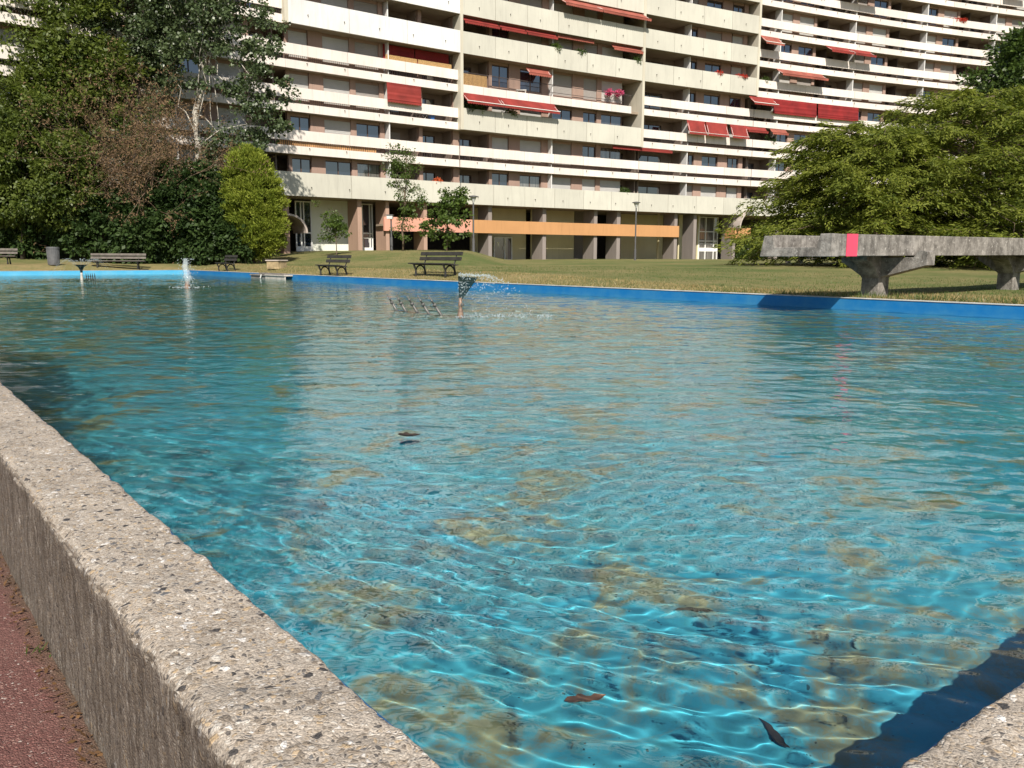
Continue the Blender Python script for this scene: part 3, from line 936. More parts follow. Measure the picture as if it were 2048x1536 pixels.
# ---- the open ground floor: blade piers, coloured beams, walls and doors
def base_z(s):
    p = F(s, 0.8, 0); return max(BASE_R - 0.4, min(gz(p.x, p.y), BASE_R)) - 0.3
for x0, x1, m_ in ((560, 572, 'pier_pink'), (711, 719.5, 'pier_pink'), (768, 775, 'pier_pink'), (845, 852, 'pier_pink'), (976.5, 983.7, 'pier_grey'), (1087, 1094, 'pier_grey'), (1191.5, 1198, 'pier_grey'),
                   (1238, 1245, 'pier_grey'), (1355, 1361, 'pier_grey'), (1394, 1400, 'pier_grey'), (1474.5, 1480, 'pier_grey'), (1560, 1567, 'pier_grey'), (1650, 1657, 'pier_grey'), (1740, 1747, 'pier_grey')):
    mb = MB(); fbox(mb, S(x0, 0.42), S(x1, 0.42), 0.42, 2.05, BASE_R - 0.3, ZS)
    bpart(mb, 'blade_pier', M[m_])
mb = MB(); fbox(mb, S(768), S(946), 0.22, 0.42, ZS - 2.28, ZS - 1.22); bpart(mb, 'coloured_beam', M['salmon'])
mb = MB(); fbox(mb, S(946) + 0.003, S(1368), 0.22, 0.42, ZS - 2.28, ZS - 1.22); bpart(mb, 'coloured_beam', M['orange'])
mb = MB(); fbox(mb, S(768), S(1368), 0.42, 1.6, ZS - 1.9, ZS - 1.75); bpart(mb, 'gallery_slab', M['soffit'])
mb = MB(); fbox(mb, S(1480) + 0.02, S(1512), 0.1, 1.6, ZS - 2.3, ZS - 1.25); bpart(mb, 'coloured_beam', M['orange'])
RECESS = 3.3
def gwall(x0, x1, mat, off=RECESS, z0=BASE_R - 0.4, z1=None):
    mb = MB(); fbox(mb, S(x0, off), S(x1, off), off, off + 0.15, z0, z1 or ZS); bpart(mb, 'ground_floor_wall', M[mat])
gwall(618, 694, 'white_wall', 3.0)
gwall(984, 1053, 'cream_yellow'); gwall(1064, 1068, 'cream_yellow', 2.9); gwall(1246, 1332, 'cream_yellow', 4.6); gwall(940, 958, 'cream_yellow', 4.2); gwall(1152, 1176, 'pier_grey', 4.2); gwall(1094.5, 1151, 'cream_yellow'); gwall(1322, 1325, 'cream_yellow', 2.5); gwall(1364, 1376, 'cream_yellow', 2.9)
gwall(1402, 1407, 'cream_yellow', 2.9)
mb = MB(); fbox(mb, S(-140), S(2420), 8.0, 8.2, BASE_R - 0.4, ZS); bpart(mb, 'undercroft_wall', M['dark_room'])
def entrance(x0, x1, off, zb, cols, rows, white_rows=(), grime=None):
    """glazed entrance: frame part with a pane, and a door with handle"""
    s0, s1 = S(x0, off), S(x1, off)
    f = MB(); t = 0.09
    zs = [zb] + [zb + r for r in rows]
    us = [s0 + (s1 - s0) * c for c in cols]
    for u in us: fbox(f, u - t / 2, u + t / 2, off - 0.05, off + 0.05, zb, zs[-1])
    for z_ in zs[1:]:
        for i in range(len(us) - 1): fbox(f, us[i] + t / 2, us[i + 1] - t / 2, off - 0.047, off + 0.047, z_ - t, z_)
    for i, r in enumerate(white_rows):
        a, b = r
        fbox(f, us[0] + t / 2, us[-1] - t / 2, off - 0.03, off + 0.02, zb + a, zb + b)
    o = bpart(f, 'entrance_door', M['door_white'])
    p = MB(); fbox(p, s0, s1, off + 0.025, off + 0.035, zb, zs[-1]); p.build('pane', M['glass'], o)
    h = MB(); u = us[1] - 0.14; h.tube([F(u, off - 0.1, zb + 0.9), F(u, off - 0.1, zb + 1.25)], 0.02, 6); h.build('handle', M['trim_white'], o)
entrance(988, 1024, 3.12, BASE_R, (0, 0.6, 1), (2.05,), ((0.0, 0.12),))
entrance(1405, 1443, 2.9, BASE_R, (0, 0.36, 0.80, 1), (1.75, 2.05, 3.0, 4.45), ((0.95, 1.32),))
entrance(585, 616, 2.9, BASE_R + 0.5, (0, 0.33, 0.52, 1), (1.6, 3.9), ((0.1, 0.55),))
entrance(720, 740, 2.6, BASE_R + 0.5, (0, 0.75, 1), (1.3, 1.65, 3.9), ((0.0, 0.5),))
# notice on the door at the foot of the bank
mb = MB(); fbox(mb, S(994.5, 3.13), S(998.5, 3.13), 3.13, 3.14, BASE_R + 1.25, BASE_R + 1.6); bpart(mb, 'door_notice', M['trim_white'])
# barrel-vaulted concrete porches
M['vault'] = plain('porch_concrete', (0.42, 0.36, 0.32), 0.9, 0.2, 2.0)
def porch(x0, x1, zb, flip):
    mb = MB(); n = 12; s0, s1 = S(x0), S(x1); r = (s1 - s0)
    def pt(i, rr, o):
        a = math.pi / 2 * i / n
        u = s1 - rr * math.cos(a) if not flip else s0 + rr * math.cos(a)
        return F(u, o, zb + rr * 0.95 * math.sin(a))
    vs, fs = [], []
    for i in range(n + 1): vs += [pt(i, r, -0.5), pt(i, r - 0.14, -0.5), pt(i, r - 0.14, 1.7), pt(i, r, 1.7)]
    for i in range(n):
        b = i * 4
        for c in range(4): fs.append((b + c, b + (c + 1) % 4, b + 4 + (c + 1) % 4, b + 4 + c))
    fs += [(3, 2, 1, 0), (n * 4, n * 4 + 1, n * 4 + 2, n * 4 + 3)]
    mb.add(vs, fs)
    bpart(mb, 'porch_vault', M['vault'], smooth=False)
porch(1481, 1512, ZS - 1.3, False)
porch(566, 603, ZS - 2.6, True)
# kerbed pavement in front
mb = MB(); fbox(mb, S(1000), S(2420), -0.9, 8.0, BASE_R - 0.4, BASE_R, 0); o = mb.build('pavement', M['pavement']); tag(o, kind='structure')

# ------------------------------------------------------------------ plants
def pt(px, py, depth):
    d = ray(px, py)
    return Vector((0, 0, EYE)) + d * (depth / d.y)
def mat_leaf(name, c1, c2, trans=0.35, rough=0.45, spec=0.35):
    q = N(name)
    g = q.n('NewGeometry')
    r = g.outputs['Random Per Island']
    big = q.ramp(q.noise(q.pos(), 0.55, 3), [(0.35, 0.0), (0.65, 1.0)])
    f = q.math('ADD', q.math('MULTIPLY', r, 0.6), q.math('MULTIPLY', big, 0.4))
    c = q.mix(f, c1, c2)
    q.set(color=c, rough=rough, spec=spec)
    tr = q.n('BsdfTranslucent')
    q.put(tr.inputs[0], q.mix(0.5, c, (c2[0] * 1.3, c2[1] * 1.5, c2[2] * 0.7)))
    mx = q.n('MixShader')
    mx.inputs[0].default_value = trans
    q.t.links.new(q.b.outputs[0], mx.inputs[1]); q.t.links.new(tr.outputs[0], mx.inputs[2])
    q.t.links.new(mx.outputs[0], q.out.inputs['Surface'])
    return q.m
M['leaf_olive'] = mat_leaf('olive_green_leaf', (0.045, 0.075, 0.014), (0.150, 0.182, 0.036))
M['leaf_dark'] = mat_leaf('dark_glossy_leaf', (0.018, 0.038, 0.012), (0.062, 0.100, 0.028), 0.25, 0.5, 0.2)
M['leaf_mid'] = mat_leaf('mid_green_leaf', (0.030, 0.060, 0.014), (0.085, 0.125, 0.028), 0.28, 0.35)
M['leaf_silver'] = mat_leaf('grey_green_poplar_leaf', (0.026, 0.048, 0.018), (0.110, 0.145, 0.062), 0.2, 0.4, 0.5)
M['leaf_lime'] = mat_leaf('yellow_green_foliage', (0.090, 0.135, 0.014), (0.280, 0.310, 0.045), 0.3, 0.6, 0.2)
M['leaf_feather'] = mat_leaf('feathery_olive_foliage', (0.050, 0.082, 0.014), (0.250, 0.270, 0.045), 0.35, 0.6, 0.2)
M['leaf_young'] = mat_leaf('young_tree_leaf', (0.045, 0.080, 0.016), (0.11, 0.16, 0.034), 0.35, 0.4)
M['leaf_dead'] = mat_leaf('dry_brown_leaf', (0.10, 0.062, 0.034), (0.25, 0.165, 0.095), 0.25, 0.8, 0.1)
M['flower_pink'] = mat_leaf('pink_blossom', (0.50, 0.06, 0.16), (0.70, 0.16, 0.30), 0.3, 0.7, 0.1)
M['flower_red'] = mat_leaf('red_blossom', (0.42, 0.03, 0.02), (0.55, 0.08, 0.05), 0.3, 0.7, 0.1)
M['bark'] = plain('brown_bark', (0.13, 0.095, 0.065), 0.95, 0.3, 3.0, 0.5, bscale=9)
M['bark_dark'] = plain('dark_bark', (0.055, 0.042, 0.032), 0.95, 0.3, 3.0)
M['twig'] = plain('dry_twig', (0.17, 0.115, 0.08), 0.95, 0.3, 2.0)
def mat_poplar():
    q = N('pale_poplar_bark')
    p = q.pos()
    c = q.mix(q.ramp(q.noise(q.pos((1, 1, 0.5)), 3.5, 5, 0.7), [(0.48, 0.0), (0.62, 1.0)]), (0.46, 0.43, 0.37), (0.10, 0.09, 0.075))
    q.set(color=c, rough=0.9)
    return q.m
M['bark_pale'] = mat_poplar()

def unit(v): return v / np.maximum(np.linalg.norm(v, axis=-1, keepdims=True), 1e-9)
def leaf_mesh(name, P, D, NN, L, Wd, mat, parent=None):
    """leaf-shaped faces: P bases, D long axes, NN rough normals"""
    D = unit(D); S_ = unit(np.cross(D, NN)); U_ = np.cross(S_, D)
    L = np.broadcast_to(np.asarray(L, float), (len(P),))[:, None]; Wd = np.broadcast_to(np.asarray(Wd, float), (len(P),))[:, None]
    mid = P + D * L * 0.45 - U_ * L * 0.06
    v = np.stack([P, mid + S_ * Wd / 2, P + D * L + U_ * L * -0.10, mid - S_ * Wd / 2], 1).reshape(-1, 3)
    f = np.arange(len(P) * 4).reshape(-1, 4)
    return mesh_np(name, v, f, mat, parent)
def clumps_in(rg, blobs, n, shell=0.5):
    """clump centres spread through a set of ellipsoids, more of them near the surface"""
    vol = np.array([b[1][0] * b[1][1] * b[1][2] for b in blobs]) ** 0.75
    idx = rg.choice(len(blobs), n, p=vol / vol.sum())
    d = unit(rg.normal(size=(n, 3)))
    r = shell + (1 - shell) * rg.random(n) ** 0.6
    c = np.array([b[0] for b in blobs])[idx]; R = np.array([b[1] for b in blobs])[idx]
    return c + d * R * r[:, None], d, c
def leafy(name, parent, rg, blobs, nclump, nleaf, cr, L, Wd, mat, shell=0.5, droop=0.25, flat=0.7, up=0.6):
    cc, cd, _ = clumps_in(rg, blobs, nclump, shell)
    sz = cr * (0.55 + 0.9 * rg.random(nclump))
    rep = np.repeat(np.arange(nclump), nleaf)
    n = len(rep)
    off = rg.normal(size=(n, 3)); off = unit(off) * (rg.random(n) ** 0.5)[:, None]
    off[:, 2] *= flat
    P = cc[rep] + off * sz[rep][:, None]
    D = off + cd[rep] * 0.5 + rg.normal(size=(n, 3)) * 0.6
    D[:, 2] -= droop
    NN = rg.normal(size=(n, 3)) * 0.8 + cd[rep] * 0.5
    NN[:, 2] += up
    l = L * (0.6 + 0.8 * rg.random(n))
    return leaf_mesh(name, P, D, NN, l, Wd * l / L, mat, parent), cc
def limb(mb, rg, a, b, r0, r1, n=6, wob=0.12, sides=6):
    a, b = np.array(a), np.array(b)
    ln = np.linalg.norm(b - a)
    pts = []
    for i in range(n + 1):
        t = i / n
        p = a + (b - a) * t + rg.normal(size=3) * wob * ln * 0.25 * math.sin(math.pi * t)
        p[2] += 0.10 * ln * math.sin(math.pi * t) * 0.6
        pts.append(p)
    mb.tube(pts, [r0 + (r1 - r0) * (i / n) for i in range(n + 1)], sides)
    return pts
def tree(name, label, cat, base, blobs, seed, mat, bark, trunk_top=None, trunk_r=0.2, nclump=160, nleaf=70, cr=0.7, L=0.16, Wd=0.10, limbs=10, group=None, **kw):
    rg = np.random.default_rng(seed)
    root = empty(name, base, 0, label, cat, group)
    inv = Matrix.Translation(-Vector(base))
    o, cc = leafy('crown', root, rg, blobs, nclump, nleaf, cr, L, Wd, mat, **kw)
    o.matrix_parent_inverse = inv
    mb = MB()
    top = np.array(trunk_top if trunk_top is not None else (np.array(blobs[0][0]) + np.array([0, 0, 0.2 * blobs[0][1][2]])))
    b0 = np.array(base) - np.array([0, 0, 0.15])
    tp = limb(mb, rg, b0, top, trunk_r, trunk_r * 0.35, 9, 0.05, 9)
    for i in rg.choice(len(cc), min(limbs, len(cc)), replace=False):
        s = tp[int(rg.integers(3, 9))]
        limb(mb, rg, s, cc[i], trunk_r * 0.2, trunk_r * 0.05, 5, 0.2, 5)
    t = mb.build('trunk', bark, root, True)
    t.matrix_parent_inverse = inv
    return root
def blob(px, py, depth, wpx, hpx, dm=None):
    """a foliage mass centred on a sight line, wpx by hpx photograph pixels across, dm metres deep"""
    c = pt(px, py, depth)
    k = depth / FPX
    return (tuple(c), (wpx / 2 * k, (dm or wpx * k) / 2, hpx / 2 * k))
def foot(px, depth):
    return tuple(at_depth(px, depth))

LB = 'trees and bushes left of the pool'
tree('broadleaf_tree', 'tall olive-green broadleaf tree rising at the far left above the bushes', 'tree', foot(60, 58.5),
     [blob(20, 60, 58.5, 260, 300, 5), blob(150, 90, 58.5, 190, 260, 4.5), blob(90, 210, 58, 220, 200, 5), blob(10, -70, 58.5, 260, 200, 5), blob(215, 175, 58.5, 120, 170, 3.5)],
     1, M['leaf_olive'], M['bark_dark'], trunk_r=0.3, nclump=620, nleaf=95, cr=0.80, L=0.27, Wd=0.15, limbs=16, group=LB)
tree('poplar_tree', 'tall grey-green poplar with a pale trunk and branches reaching over the building', 'tree', foot(392, 58),
     [blob(450, 60, 58, 190, 260, 4.5), blob(520, 200, 57.5, 130, 170, 3), blob(400, -80, 58, 260, 240, 5), blob(565, 232, 57.5, 110, 50, 1.5), blob(350, 60, 58.5, 110, 200, 3), blob(470, 300, 58, 130, 110, 3), blob(530, 60, 57.5, 90, 90, 2.0)],
     2, M['leaf_silver'], M['bark_pale'], trunk_top=pt(418, -90, 58), trunk_r=0.27, nclump=320, nleaf=72, cr=0.62, L=0.20, Wd=0.17, limbs=18, group=LB, shell=0.25)
tree('poplar_tree', 'pale silvery poplar standing behind the dead brown tree', 'tree', foot(270, 60),
     [blob(265, 40, 60, 200, 200, 4), blob(330, 20, 60.5, 130, 220, 3), blob(300, 150, 60.5, 150, 130, 3)],
     3, M['leaf_silver'], M['bark_dark'], trunk_top=pt(300, -60, 60), trunk_r=0.2, nclump=260, nleaf=70, cr=0.7, L=0.20, Wd=0.16, limbs=14, group=LB, shell=0.2)
tree('conical_evergreen', 'olive conical evergreen bush in front of the tall tree at the far left', 'bush', foot(45, 55),
     [blob(45, 250, 55, 130, 180, 3.5), blob(60, 360, 55, 230, 230, 4.5), blob(-20, 330, 55, 160, 260, 4), blob(140, 350, 54.8, 130, 170, 3)],
     4, M['leaf_olive'], M['bark_dark'], trunk_r=0.15, nclump=520, nleaf=110, cr=0.6, L=0.22, Wd=0.12, limbs=8, group=LB)
tree('laurel_bush', 'dark laurel bush behind the bin, its base in deep shade', 'bush', foot(60, 56),
     [blob(60, 445, 56, 260, 150, 2.5), blob(-40, 430, 55.5, 170, 190, 2.5)],
     5, M['leaf_dark'], M['bark_dark'], trunk_r=0.12, nclump=340, nleaf=80, cr=0.5, L=0.27, Wd=0.18, limbs=8, group=LB)
tree('laurel_bush', 'dark green bush hanging over the long bench', 'bush', foot(215, 55.5),
     [blob(200, 445, 55.5, 190, 150, 2.5), blob(270, 465, 55.3, 130, 120, 2.5)],
     6, M['leaf_dark'], M['bark_dark'], trunk_r=0.12, nclump=300, nleaf=80, cr=0.45, L=0.26, Wd=0.18, limbs=8, group=LB)
tree('laurel_bush', 'broad dark green bush directly behind the water jet', 'bush', foot(360, 56),
     [blob(350, 440, 56, 170, 170, 3), blob(400, 415, 56.3, 150, 170, 3), blob(335, 385, 57, 130, 120, 2.5)],
     7, M['leaf_dark'], M['bark_dark'], trunk_r=0.12, nclump=420, nleaf=80, cr=0.5, L=0.26, Wd=0.19, limbs=8, group=LB)
tree('laurel_bush', 'glossy dark bush shading the small bench, below the yellow-green conifer', 'bush', foot(450, 56),
     [blob(435, 450, 56, 130, 150, 2.8), blob(470, 480, 55.2, 90, 80, 2.0), blob(410, 490, 55.5, 110, 75, 1.8)],
     8, M['leaf_dark'], M['bark_dark'], trunk_r=0.12, nclump=380, nleaf=80, cr=0.42, L=0.25, Wd=0.19, limbs=8, group=LB)
tree('conifer_bush', 'bright yellow-green conifer bush with a rounded pointed top', 'bush', foot(508, 55.6),
     [blob(498, 350, 55.6, 86, 100, 2.4), blob(508, 405, 55.6, 116, 130, 3.0), blob(514, 460, 55.6, 108, 110, 2.8), blob(496, 318, 55.6, 50, 46, 1.4)],
     9, M['leaf_lime'], M['bark_dark'], trunk_r=0.12, nclump=620, nleaf=120, cr=0.34, L=0.20, Wd=0.06, limbs=4, group=LB, up=0.0, droop=-0.9, shell=0.75)

# the dead tree: twigs upon twigs
def dead_tree(base, seed):
    rg = np.random.default_rng(seed)
    root = empty('dead_tree', base, 0, 'dead brown tree with bare twigs and dry leaves between the green trees', 'tree', LB)
    inv = Matrix.Translation(-Vector(base))
    mb = MB(); P, D = [], []
    def grow(p, d, ln, r, lev):
        n = 4
        pts = [p]
        dd = d
        for i in range(n):
            dd = unit(dd + rg.normal(size=3) * 0.16 + np.array([0, 0, 0.05]))
            pts.append(pts[-1] + dd * ln / n)
        mb.tube(pts, [r * (1 - 0.5 * i / n) for i in range(n + 1)], 5 if lev < 2 else 3, caps=False)
        if lev >= 2:
            for k in range(10 if lev >= 3 else 4):
                i = int(rg.integers(1, n + 1))
                P.append(pts[i] + rg.normal(size=3) * 0.10); D.append(rg.normal(size=3) + np.array([0, 0, -0.4]))
        if lev < 4:
            for k in range((6, 4, 4, 2)[lev]):
                i = int(rg.integers(1, n + 1))
                nd = unit(dd * 0.75 + rg.normal(size=3) * 0.55)
                grow(pts[i], nd, ln * (0.55 + 0.25 * rg.random()), r * 0.5, lev + 1)
    b = np.array(base)
    for k in range(6):
        a = rg.random() * 6.28
        grow(b + np.array([math.cos(a), math.sin(a), 0]) * 0.35, unit(np.array([math.cos(a) * 0.55 + 0.05, math.sin(a) * 0.3, 1.7])), 6.0, 0.06, 0)
    t = mb.build('trunk', M['twig'], root, False); t.matrix_parent_inverse = inv
    P, D = np.array(P), np.array(D)
    n = len(P)
    c = leaf_mesh('crown', P, D, rg.normal(size=(n, 3)), 0.15 * (0.5 + rg.random(n)), 0.07, M['leaf_dead'], root)
    c.matrix_parent_inverse = inv
dead_tree(foot(288, 57.2), 21)

tree('wild_bush', 'loose olive bush growing up among the dead brown twigs', 'bush', foot(262, 56.2),
     [blob(250, 330, 56.4, 150, 190, 2.6), blob(320, 330, 56.8, 120, 150, 2.2), blob(200, 400, 56, 110, 90, 2.2), blob(300, 250, 57, 110, 100, 2)],
     22, M['leaf_mid'], M['bark_dark'], trunk_r=0.08, nclump=190, nleaf=42, cr=0.5, L=0.17, Wd=0.09, limbs=14, group=LB, shell=0.1)

def feathery(label, base, tops, seed, nb, reach, zlo, zhi, n_spray=9, group=None, leaf='leaf_feather'):
    """arching boughs that carry flat, drooping sprays"""
    rg = np.random.default_rng(seed)
    root = empty('feathery_tree', base, 0, label, 'tree', group)
    inv = Matrix.Translation(-Vector(base))
    mb = MB(); P, D, NN = [], [], []
    b = np.array(base)
    for k in range(7):
        a = rg.random() * 6.28
        limb(mb, rg, b + np.array([math.cos(a), math.sin(a), 0]) * 0.3, b + np.array([math.cos(a) * reach * 0.35, math.sin(a) * reach * 0.3, zhi * 0.75]), 0.16, 0.04, 7, 0.15, 7)
    for k in range(nb):
        a = 2 * math.pi * (k * 0.618 + 0.1 * rg.random())
        t = (k + 0.5) / nb
        h = zlo + (zhi - zlo) * t
        R = reach * (0.55 + 0.6 * rg.random()) * math.sqrt(max(0.06, 1 - (max(0, t - 0.22) / 0.86) ** 2))
        d = np.array([math.cos(a), math.sin(a), 0.0])
        s0 = b + d * 0.12 * R + np.array([0, 0, h - R * 0.10])
        pts = []
        for i in range(9):
            u = i / 8
            pts.append(s0 + d * R * u + np.array([0, 0, R * (0.34 * u - 0.38 * u * u)]) + rg.normal(size=3) * 0.05 * R * u)
        mb.tube(pts, [0.05 * (1 - 0.8 * i / 8) for i in range(9)], 4, caps=False)
        for j in range(n_spray):
            u = 0.22 + 0.82 * rg.random() ** 0.75
            i = min(7, int(u * 8)); f = min(1.0, u * 8 - i)
            p = pts[i] * (1 - f) + pts[i + 1] * f
            sa = a + rg.normal() * 0.85
            sd = np.array([math.cos(sa), math.sin(sa), -0.12 + 0.18 * rg.normal()])
            ln = R * (0.16 + 0.16 * rg.random()) + 0.5
            m = 62
            uu = rg.random(m)
            side = np.cross(sd, [0, 0, 1]); side /= np.linalg.norm(side)
            w_ = (1 - uu) * 0.55 + 0.12
            q = p + np.outer(uu * ln, sd) + np.outer(rg.normal(size=m) * w_ * ln * 0.42, side)
            q[:, 2] += rg.normal(size=m) * 0.08 - 0.16 * ln * uu ** 2 + 0.05
            P.append(q)
            D.append(sd + side * (rg.normal(size=m)[:, None] * 0.7) + rg.normal(size=(m, 3)) * 0.25 + np.array([0, 0, -0.18]))
            NN.append(np.array([0, 0, 1.0]) + rg.normal(size=(m, 3)) * 0.55)
    t_ = mb.build('trunk', M['bark'], root, True); t_.matrix_parent_inverse = inv
    P, D, NN = np.concatenate(P), np.concatenate(D), np.concatenate(NN)
    n = len(P)
    c = leaf_mesh('crown', P, D, NN, 0.26 * (0.55 + 0.9 * rg.random(n)), 0.075, M[leaf], root)
    c.matrix_parent_inverse = inv
RB = 'trees right of the lawn'
feathery('feathery olive tree with layered drooping sprays, left one behind the concrete channel', foot(1722, 47), None, 31, 125, 5.25, 0.8, 7.3, 12, RB)
feathery('feathery olive tree with a tall ragged top, behind the right end of the concrete channel', foot(1930, 47.5), None, 32, 155, 6.4, 0.9, 9.3, 11, RB)
tree('broadleaf_tree', 'dark green broadleaf tree at the far right above the feathery trees', 'tree', foot(2060, 56),
     [blob(2060, 190, 56, 230, 230, 6), blob(2010, 240, 56, 130, 160, 4), blob(2080, 110, 56, 170, 130, 5), blob(2100, 330, 56, 260, 200, 6)],
     33, M['leaf_mid'], M['bark_dark'], trunk_r=0.3, nclump=520, nleaf=90, cr=0.75, L=0.25, Wd=0.15, limbs=12, group=RB)
tree('infill', 'dark hedge leaves added low under the feathery trees as their shaded interior', 'infill', foot(1840, 52),  # foliage added to stand in for the trees' dark lower interior
     [blob(1640, 480, 53, 130, 90, 2.5), blob(1760, 470, 53, 190, 120, 3), blob(1900, 470, 52, 240, 130, 3), blob(2040, 470, 52, 200, 130, 3)],
     34, M['leaf_dark'], M['bark_dark'], trunk_r=0.1, nclump=300, nleaf=60, cr=0.55, L=0.18, Wd=0.09, limbs=10)
tree('round_bush', 'small round green bush at the foot of the pier beside the concrete channel', 'bush', foot(1503, 72),
     [blob(1503, 503, 72, 58, 34, 2.0), blob(1520, 500, 72, 40, 30, 1.6)],
     35, M['leaf_mid'], M['bark_dark'], trunk_r=0.06, nclump=70, nleaf=60, cr=0.3, L=0.13, Wd=0.07, limbs=4)
SB = 'young trees planted on the bank'
tree('young_tree', 'tall slim young tree in front of the salmon beam', 'tree', foot(806, 60),
     [blob(808, 345, 60, 76, 110, 2.4), blob(812, 405, 60, 50, 110, 1.8), blob(795, 320, 60, 60, 60, 1.5), blob(845, 395, 60, 34, 50, 1.0), blob(808, 460, 60, 40, 60, 1.2)],
     41, M['leaf_young'], M['bark'], trunk_top=pt(812, 310, 60), trunk_r=0.07, nclump=120, nleaf=34, cr=0.30, L=0.15, Wd=0.075, limbs=30, group=SB, shell=0.1)
tree('young_tree', 'bushy young tree with broad leaves beside the lamp post', 'tree', foot(893, 59),
     [blob(895, 430, 59, 90, 70, 2.4), blob(880, 455, 59, 70, 50, 2), blob(905, 400, 59, 60, 50, 1.6), blob(925, 385, 59, 30, 34, 1.0), blob(900, 475, 59, 80, 34, 1.8)],
     42, M['leaf_young'], M['bark'], trunk_top=pt(895, 400, 59), trunk_r=0.06, nclump=88, nleaf=34, cr=0.32, L=0.20, Wd=0.14, limbs=20, group=SB, shell=0.1)
tree('young_tree', 'small young tree in front of the white ground floor wall', 'tree', foot(673, 59.5),
     [blob(668, 445, 59.5, 50, 44, 1.5), blob(685, 462, 59.5, 34, 40, 1.2), blob(655, 472, 59.5, 34, 22, 1.0), blob(632, 408, 59.5, 14, 6, 0.3)],
     43, M['leaf_young'], M['bark'], trunk_top=pt(670, 430, 59.5), trunk_r=0.04, nclump=60, nleaf=26, cr=0.26, L=0.17, Wd=0.10, limbs=20, group=SB, shell=0.1)

# ------------------------------------------------------------------ concrete water channel
def mat_weathered():
    q = N('weathered_concrete')
    p = q.pos()
    c = q.mix(q.ramp(q.noise(p, 4.0, 6, 0.7), [(0.35, 0.0), (0.65, 1.0)]), (0.115, 0.105, 0.095), (0.34, 0.315, 0.285))
    st = q.ramp(q.noise(q.pos((7, 7, 1.1)), 1.0, 5, 0.7), [(0.46, 0.0), (0.66, 1.0)])
    c = q.mix(q.math('MULTIPLY', st, 0.65), c, (0.085, 0.075, 0.065))
    li = q.ramp(q.noise(p, 13, 5, 0.7), [(0.60, 0.0), (0.68, 1.0)])
    c = q.mix(q.math('MULTIPLY', li, 0.75), c, (0.56, 0.53, 0.48))
    sp = q.math('LESS_THAN', q.voro(p, 16), 0.12)
    c = q.mix(q.math('MULTIPLY', sp, 0.7), c, (0.05, 0.045, 0.04))
    q.set(color=c, rough=0.95, spec=0.15)
    q.bump(q.math('ADD', q.noise(p, 30, 5, 0.7), q.noise(p, 8, 3)), 0.6, 0.02)
    return q.m
M['weathered'] = mat_weathered()
M['pink'] = plain('pink_panel_paint', (0.78, 0.07, 0.13), 0.55, 0.05, 2.0)
CA0, CA1, CB0 = 9.10, 10.58, 14.52
CZ = EYE + 0.05
def czb(b): return CZ + 0.0062 * (b - CB0)
ch = empty('water_channel', W(9.84, 17.2, RIM), label='raised grey concrete water channel on flared piers with a pink panel', cat='water channel')
CI = Matrix.Translation(-ch.location)
def cpart(mb, name, mat, bevel=0.012, parent=None):
    o = mb.build(name, mat, parent or ch, False, bevel)
    if parent is None: o.matrix_parent_inverse = CI
    return o
def wall_ab(mb, a0, a1, b0, b1, zb0, zt0, nb=1, jag=0.0):
    """a wall that follows the fall of the channel"""
    bs = [b0 + (b1 - b0) * i / nb for i in range(nb + 1)]
    vs, fs = [], []
    for b in bs:
        d = czb(b) - CZ
        vs += [W(a0, b, zb0 + d), W(a1, b, zb0 + d), W(a1, b, zt0 + d), W(a0, b, zt0 + d)]
    for i in range(nb):
        k = i * 4
        for c in range(4): fs.append((k + c, k + 4 + c, k + 4 + (c + 1) % 4, k + (c + 1) % 4))
    fs += [(0, 1, 2, 3), (nb * 4 + 3, nb * 4 + 2, nb * 4 + 1, nb * 4)]
    mb.add(vs, fs)
tw = 0.19
for nm, a0, a1, z0, z1, b0, b1 in (('channel_bed', CA0 + tw, CA1 - tw, CZ, CZ + 0.12, CB0 + 0.22, 46), ('channel_side', CA0, CA0 + tw - 0.002, CZ - 0.002, CZ + 0.415, CB0 + 0.22, 46), ('channel_side', CA1 - tw + 0.002, CA1, CZ - 0.002, CZ + 0.415, CB0 + 0.22, 46)):
    m = MB(); wall_ab(m, a0, a1, b0, b1, z0, z1, 30); cpart(m, nm, M['weathered'])
# the end face with its weir notch, battered outwards at the foot
m = MB()
def endf(u, y, z):                                   # u across the channel, y thickness
    bat = 0.07 * (1 - (z - CZ) / 0.42)
    return W(CA0 - 0.015 - bat * 0.3 + u * (CA1 - CA0 + 0.03 + bat * 0.9), CB0 - bat + y * (0.215 + bat), z)
prof = [(0, CZ - 0.01), (1, CZ - 0.01), (1, CZ + 0.40), (0.86, CZ + 0.40), (0.81, CZ + 0.17), (0.20, CZ + 0.17), (0.17, CZ + 0.42), (0, CZ + 0.42)]
m.prism(prof, 0, 1, endf); cpart(m, 'weir_end', M['weathered'], 0.01)
m = MB(); wall_ab(m, CA0 - 0.014, CA0 - 0.004, CB0 + 0.50, CB0 + 0.875, CZ - 0.005, CZ + 0.42, 1); cpart(m, 'pink_panel', M['pink'], 0)
m = MB(); wall_ab(m, CA0 + tw, CA1 - tw, CB0 + 0.22, 46, CZ + 0.12, CZ + 0.15, 6)
M['moss_bed'] = plain('wet_channel_silt', (0.05, 0.05, 0.035), 0.6, 0.3, 4)
o = cpart(m, 'silt_bed', M['moss_bed'], 0)
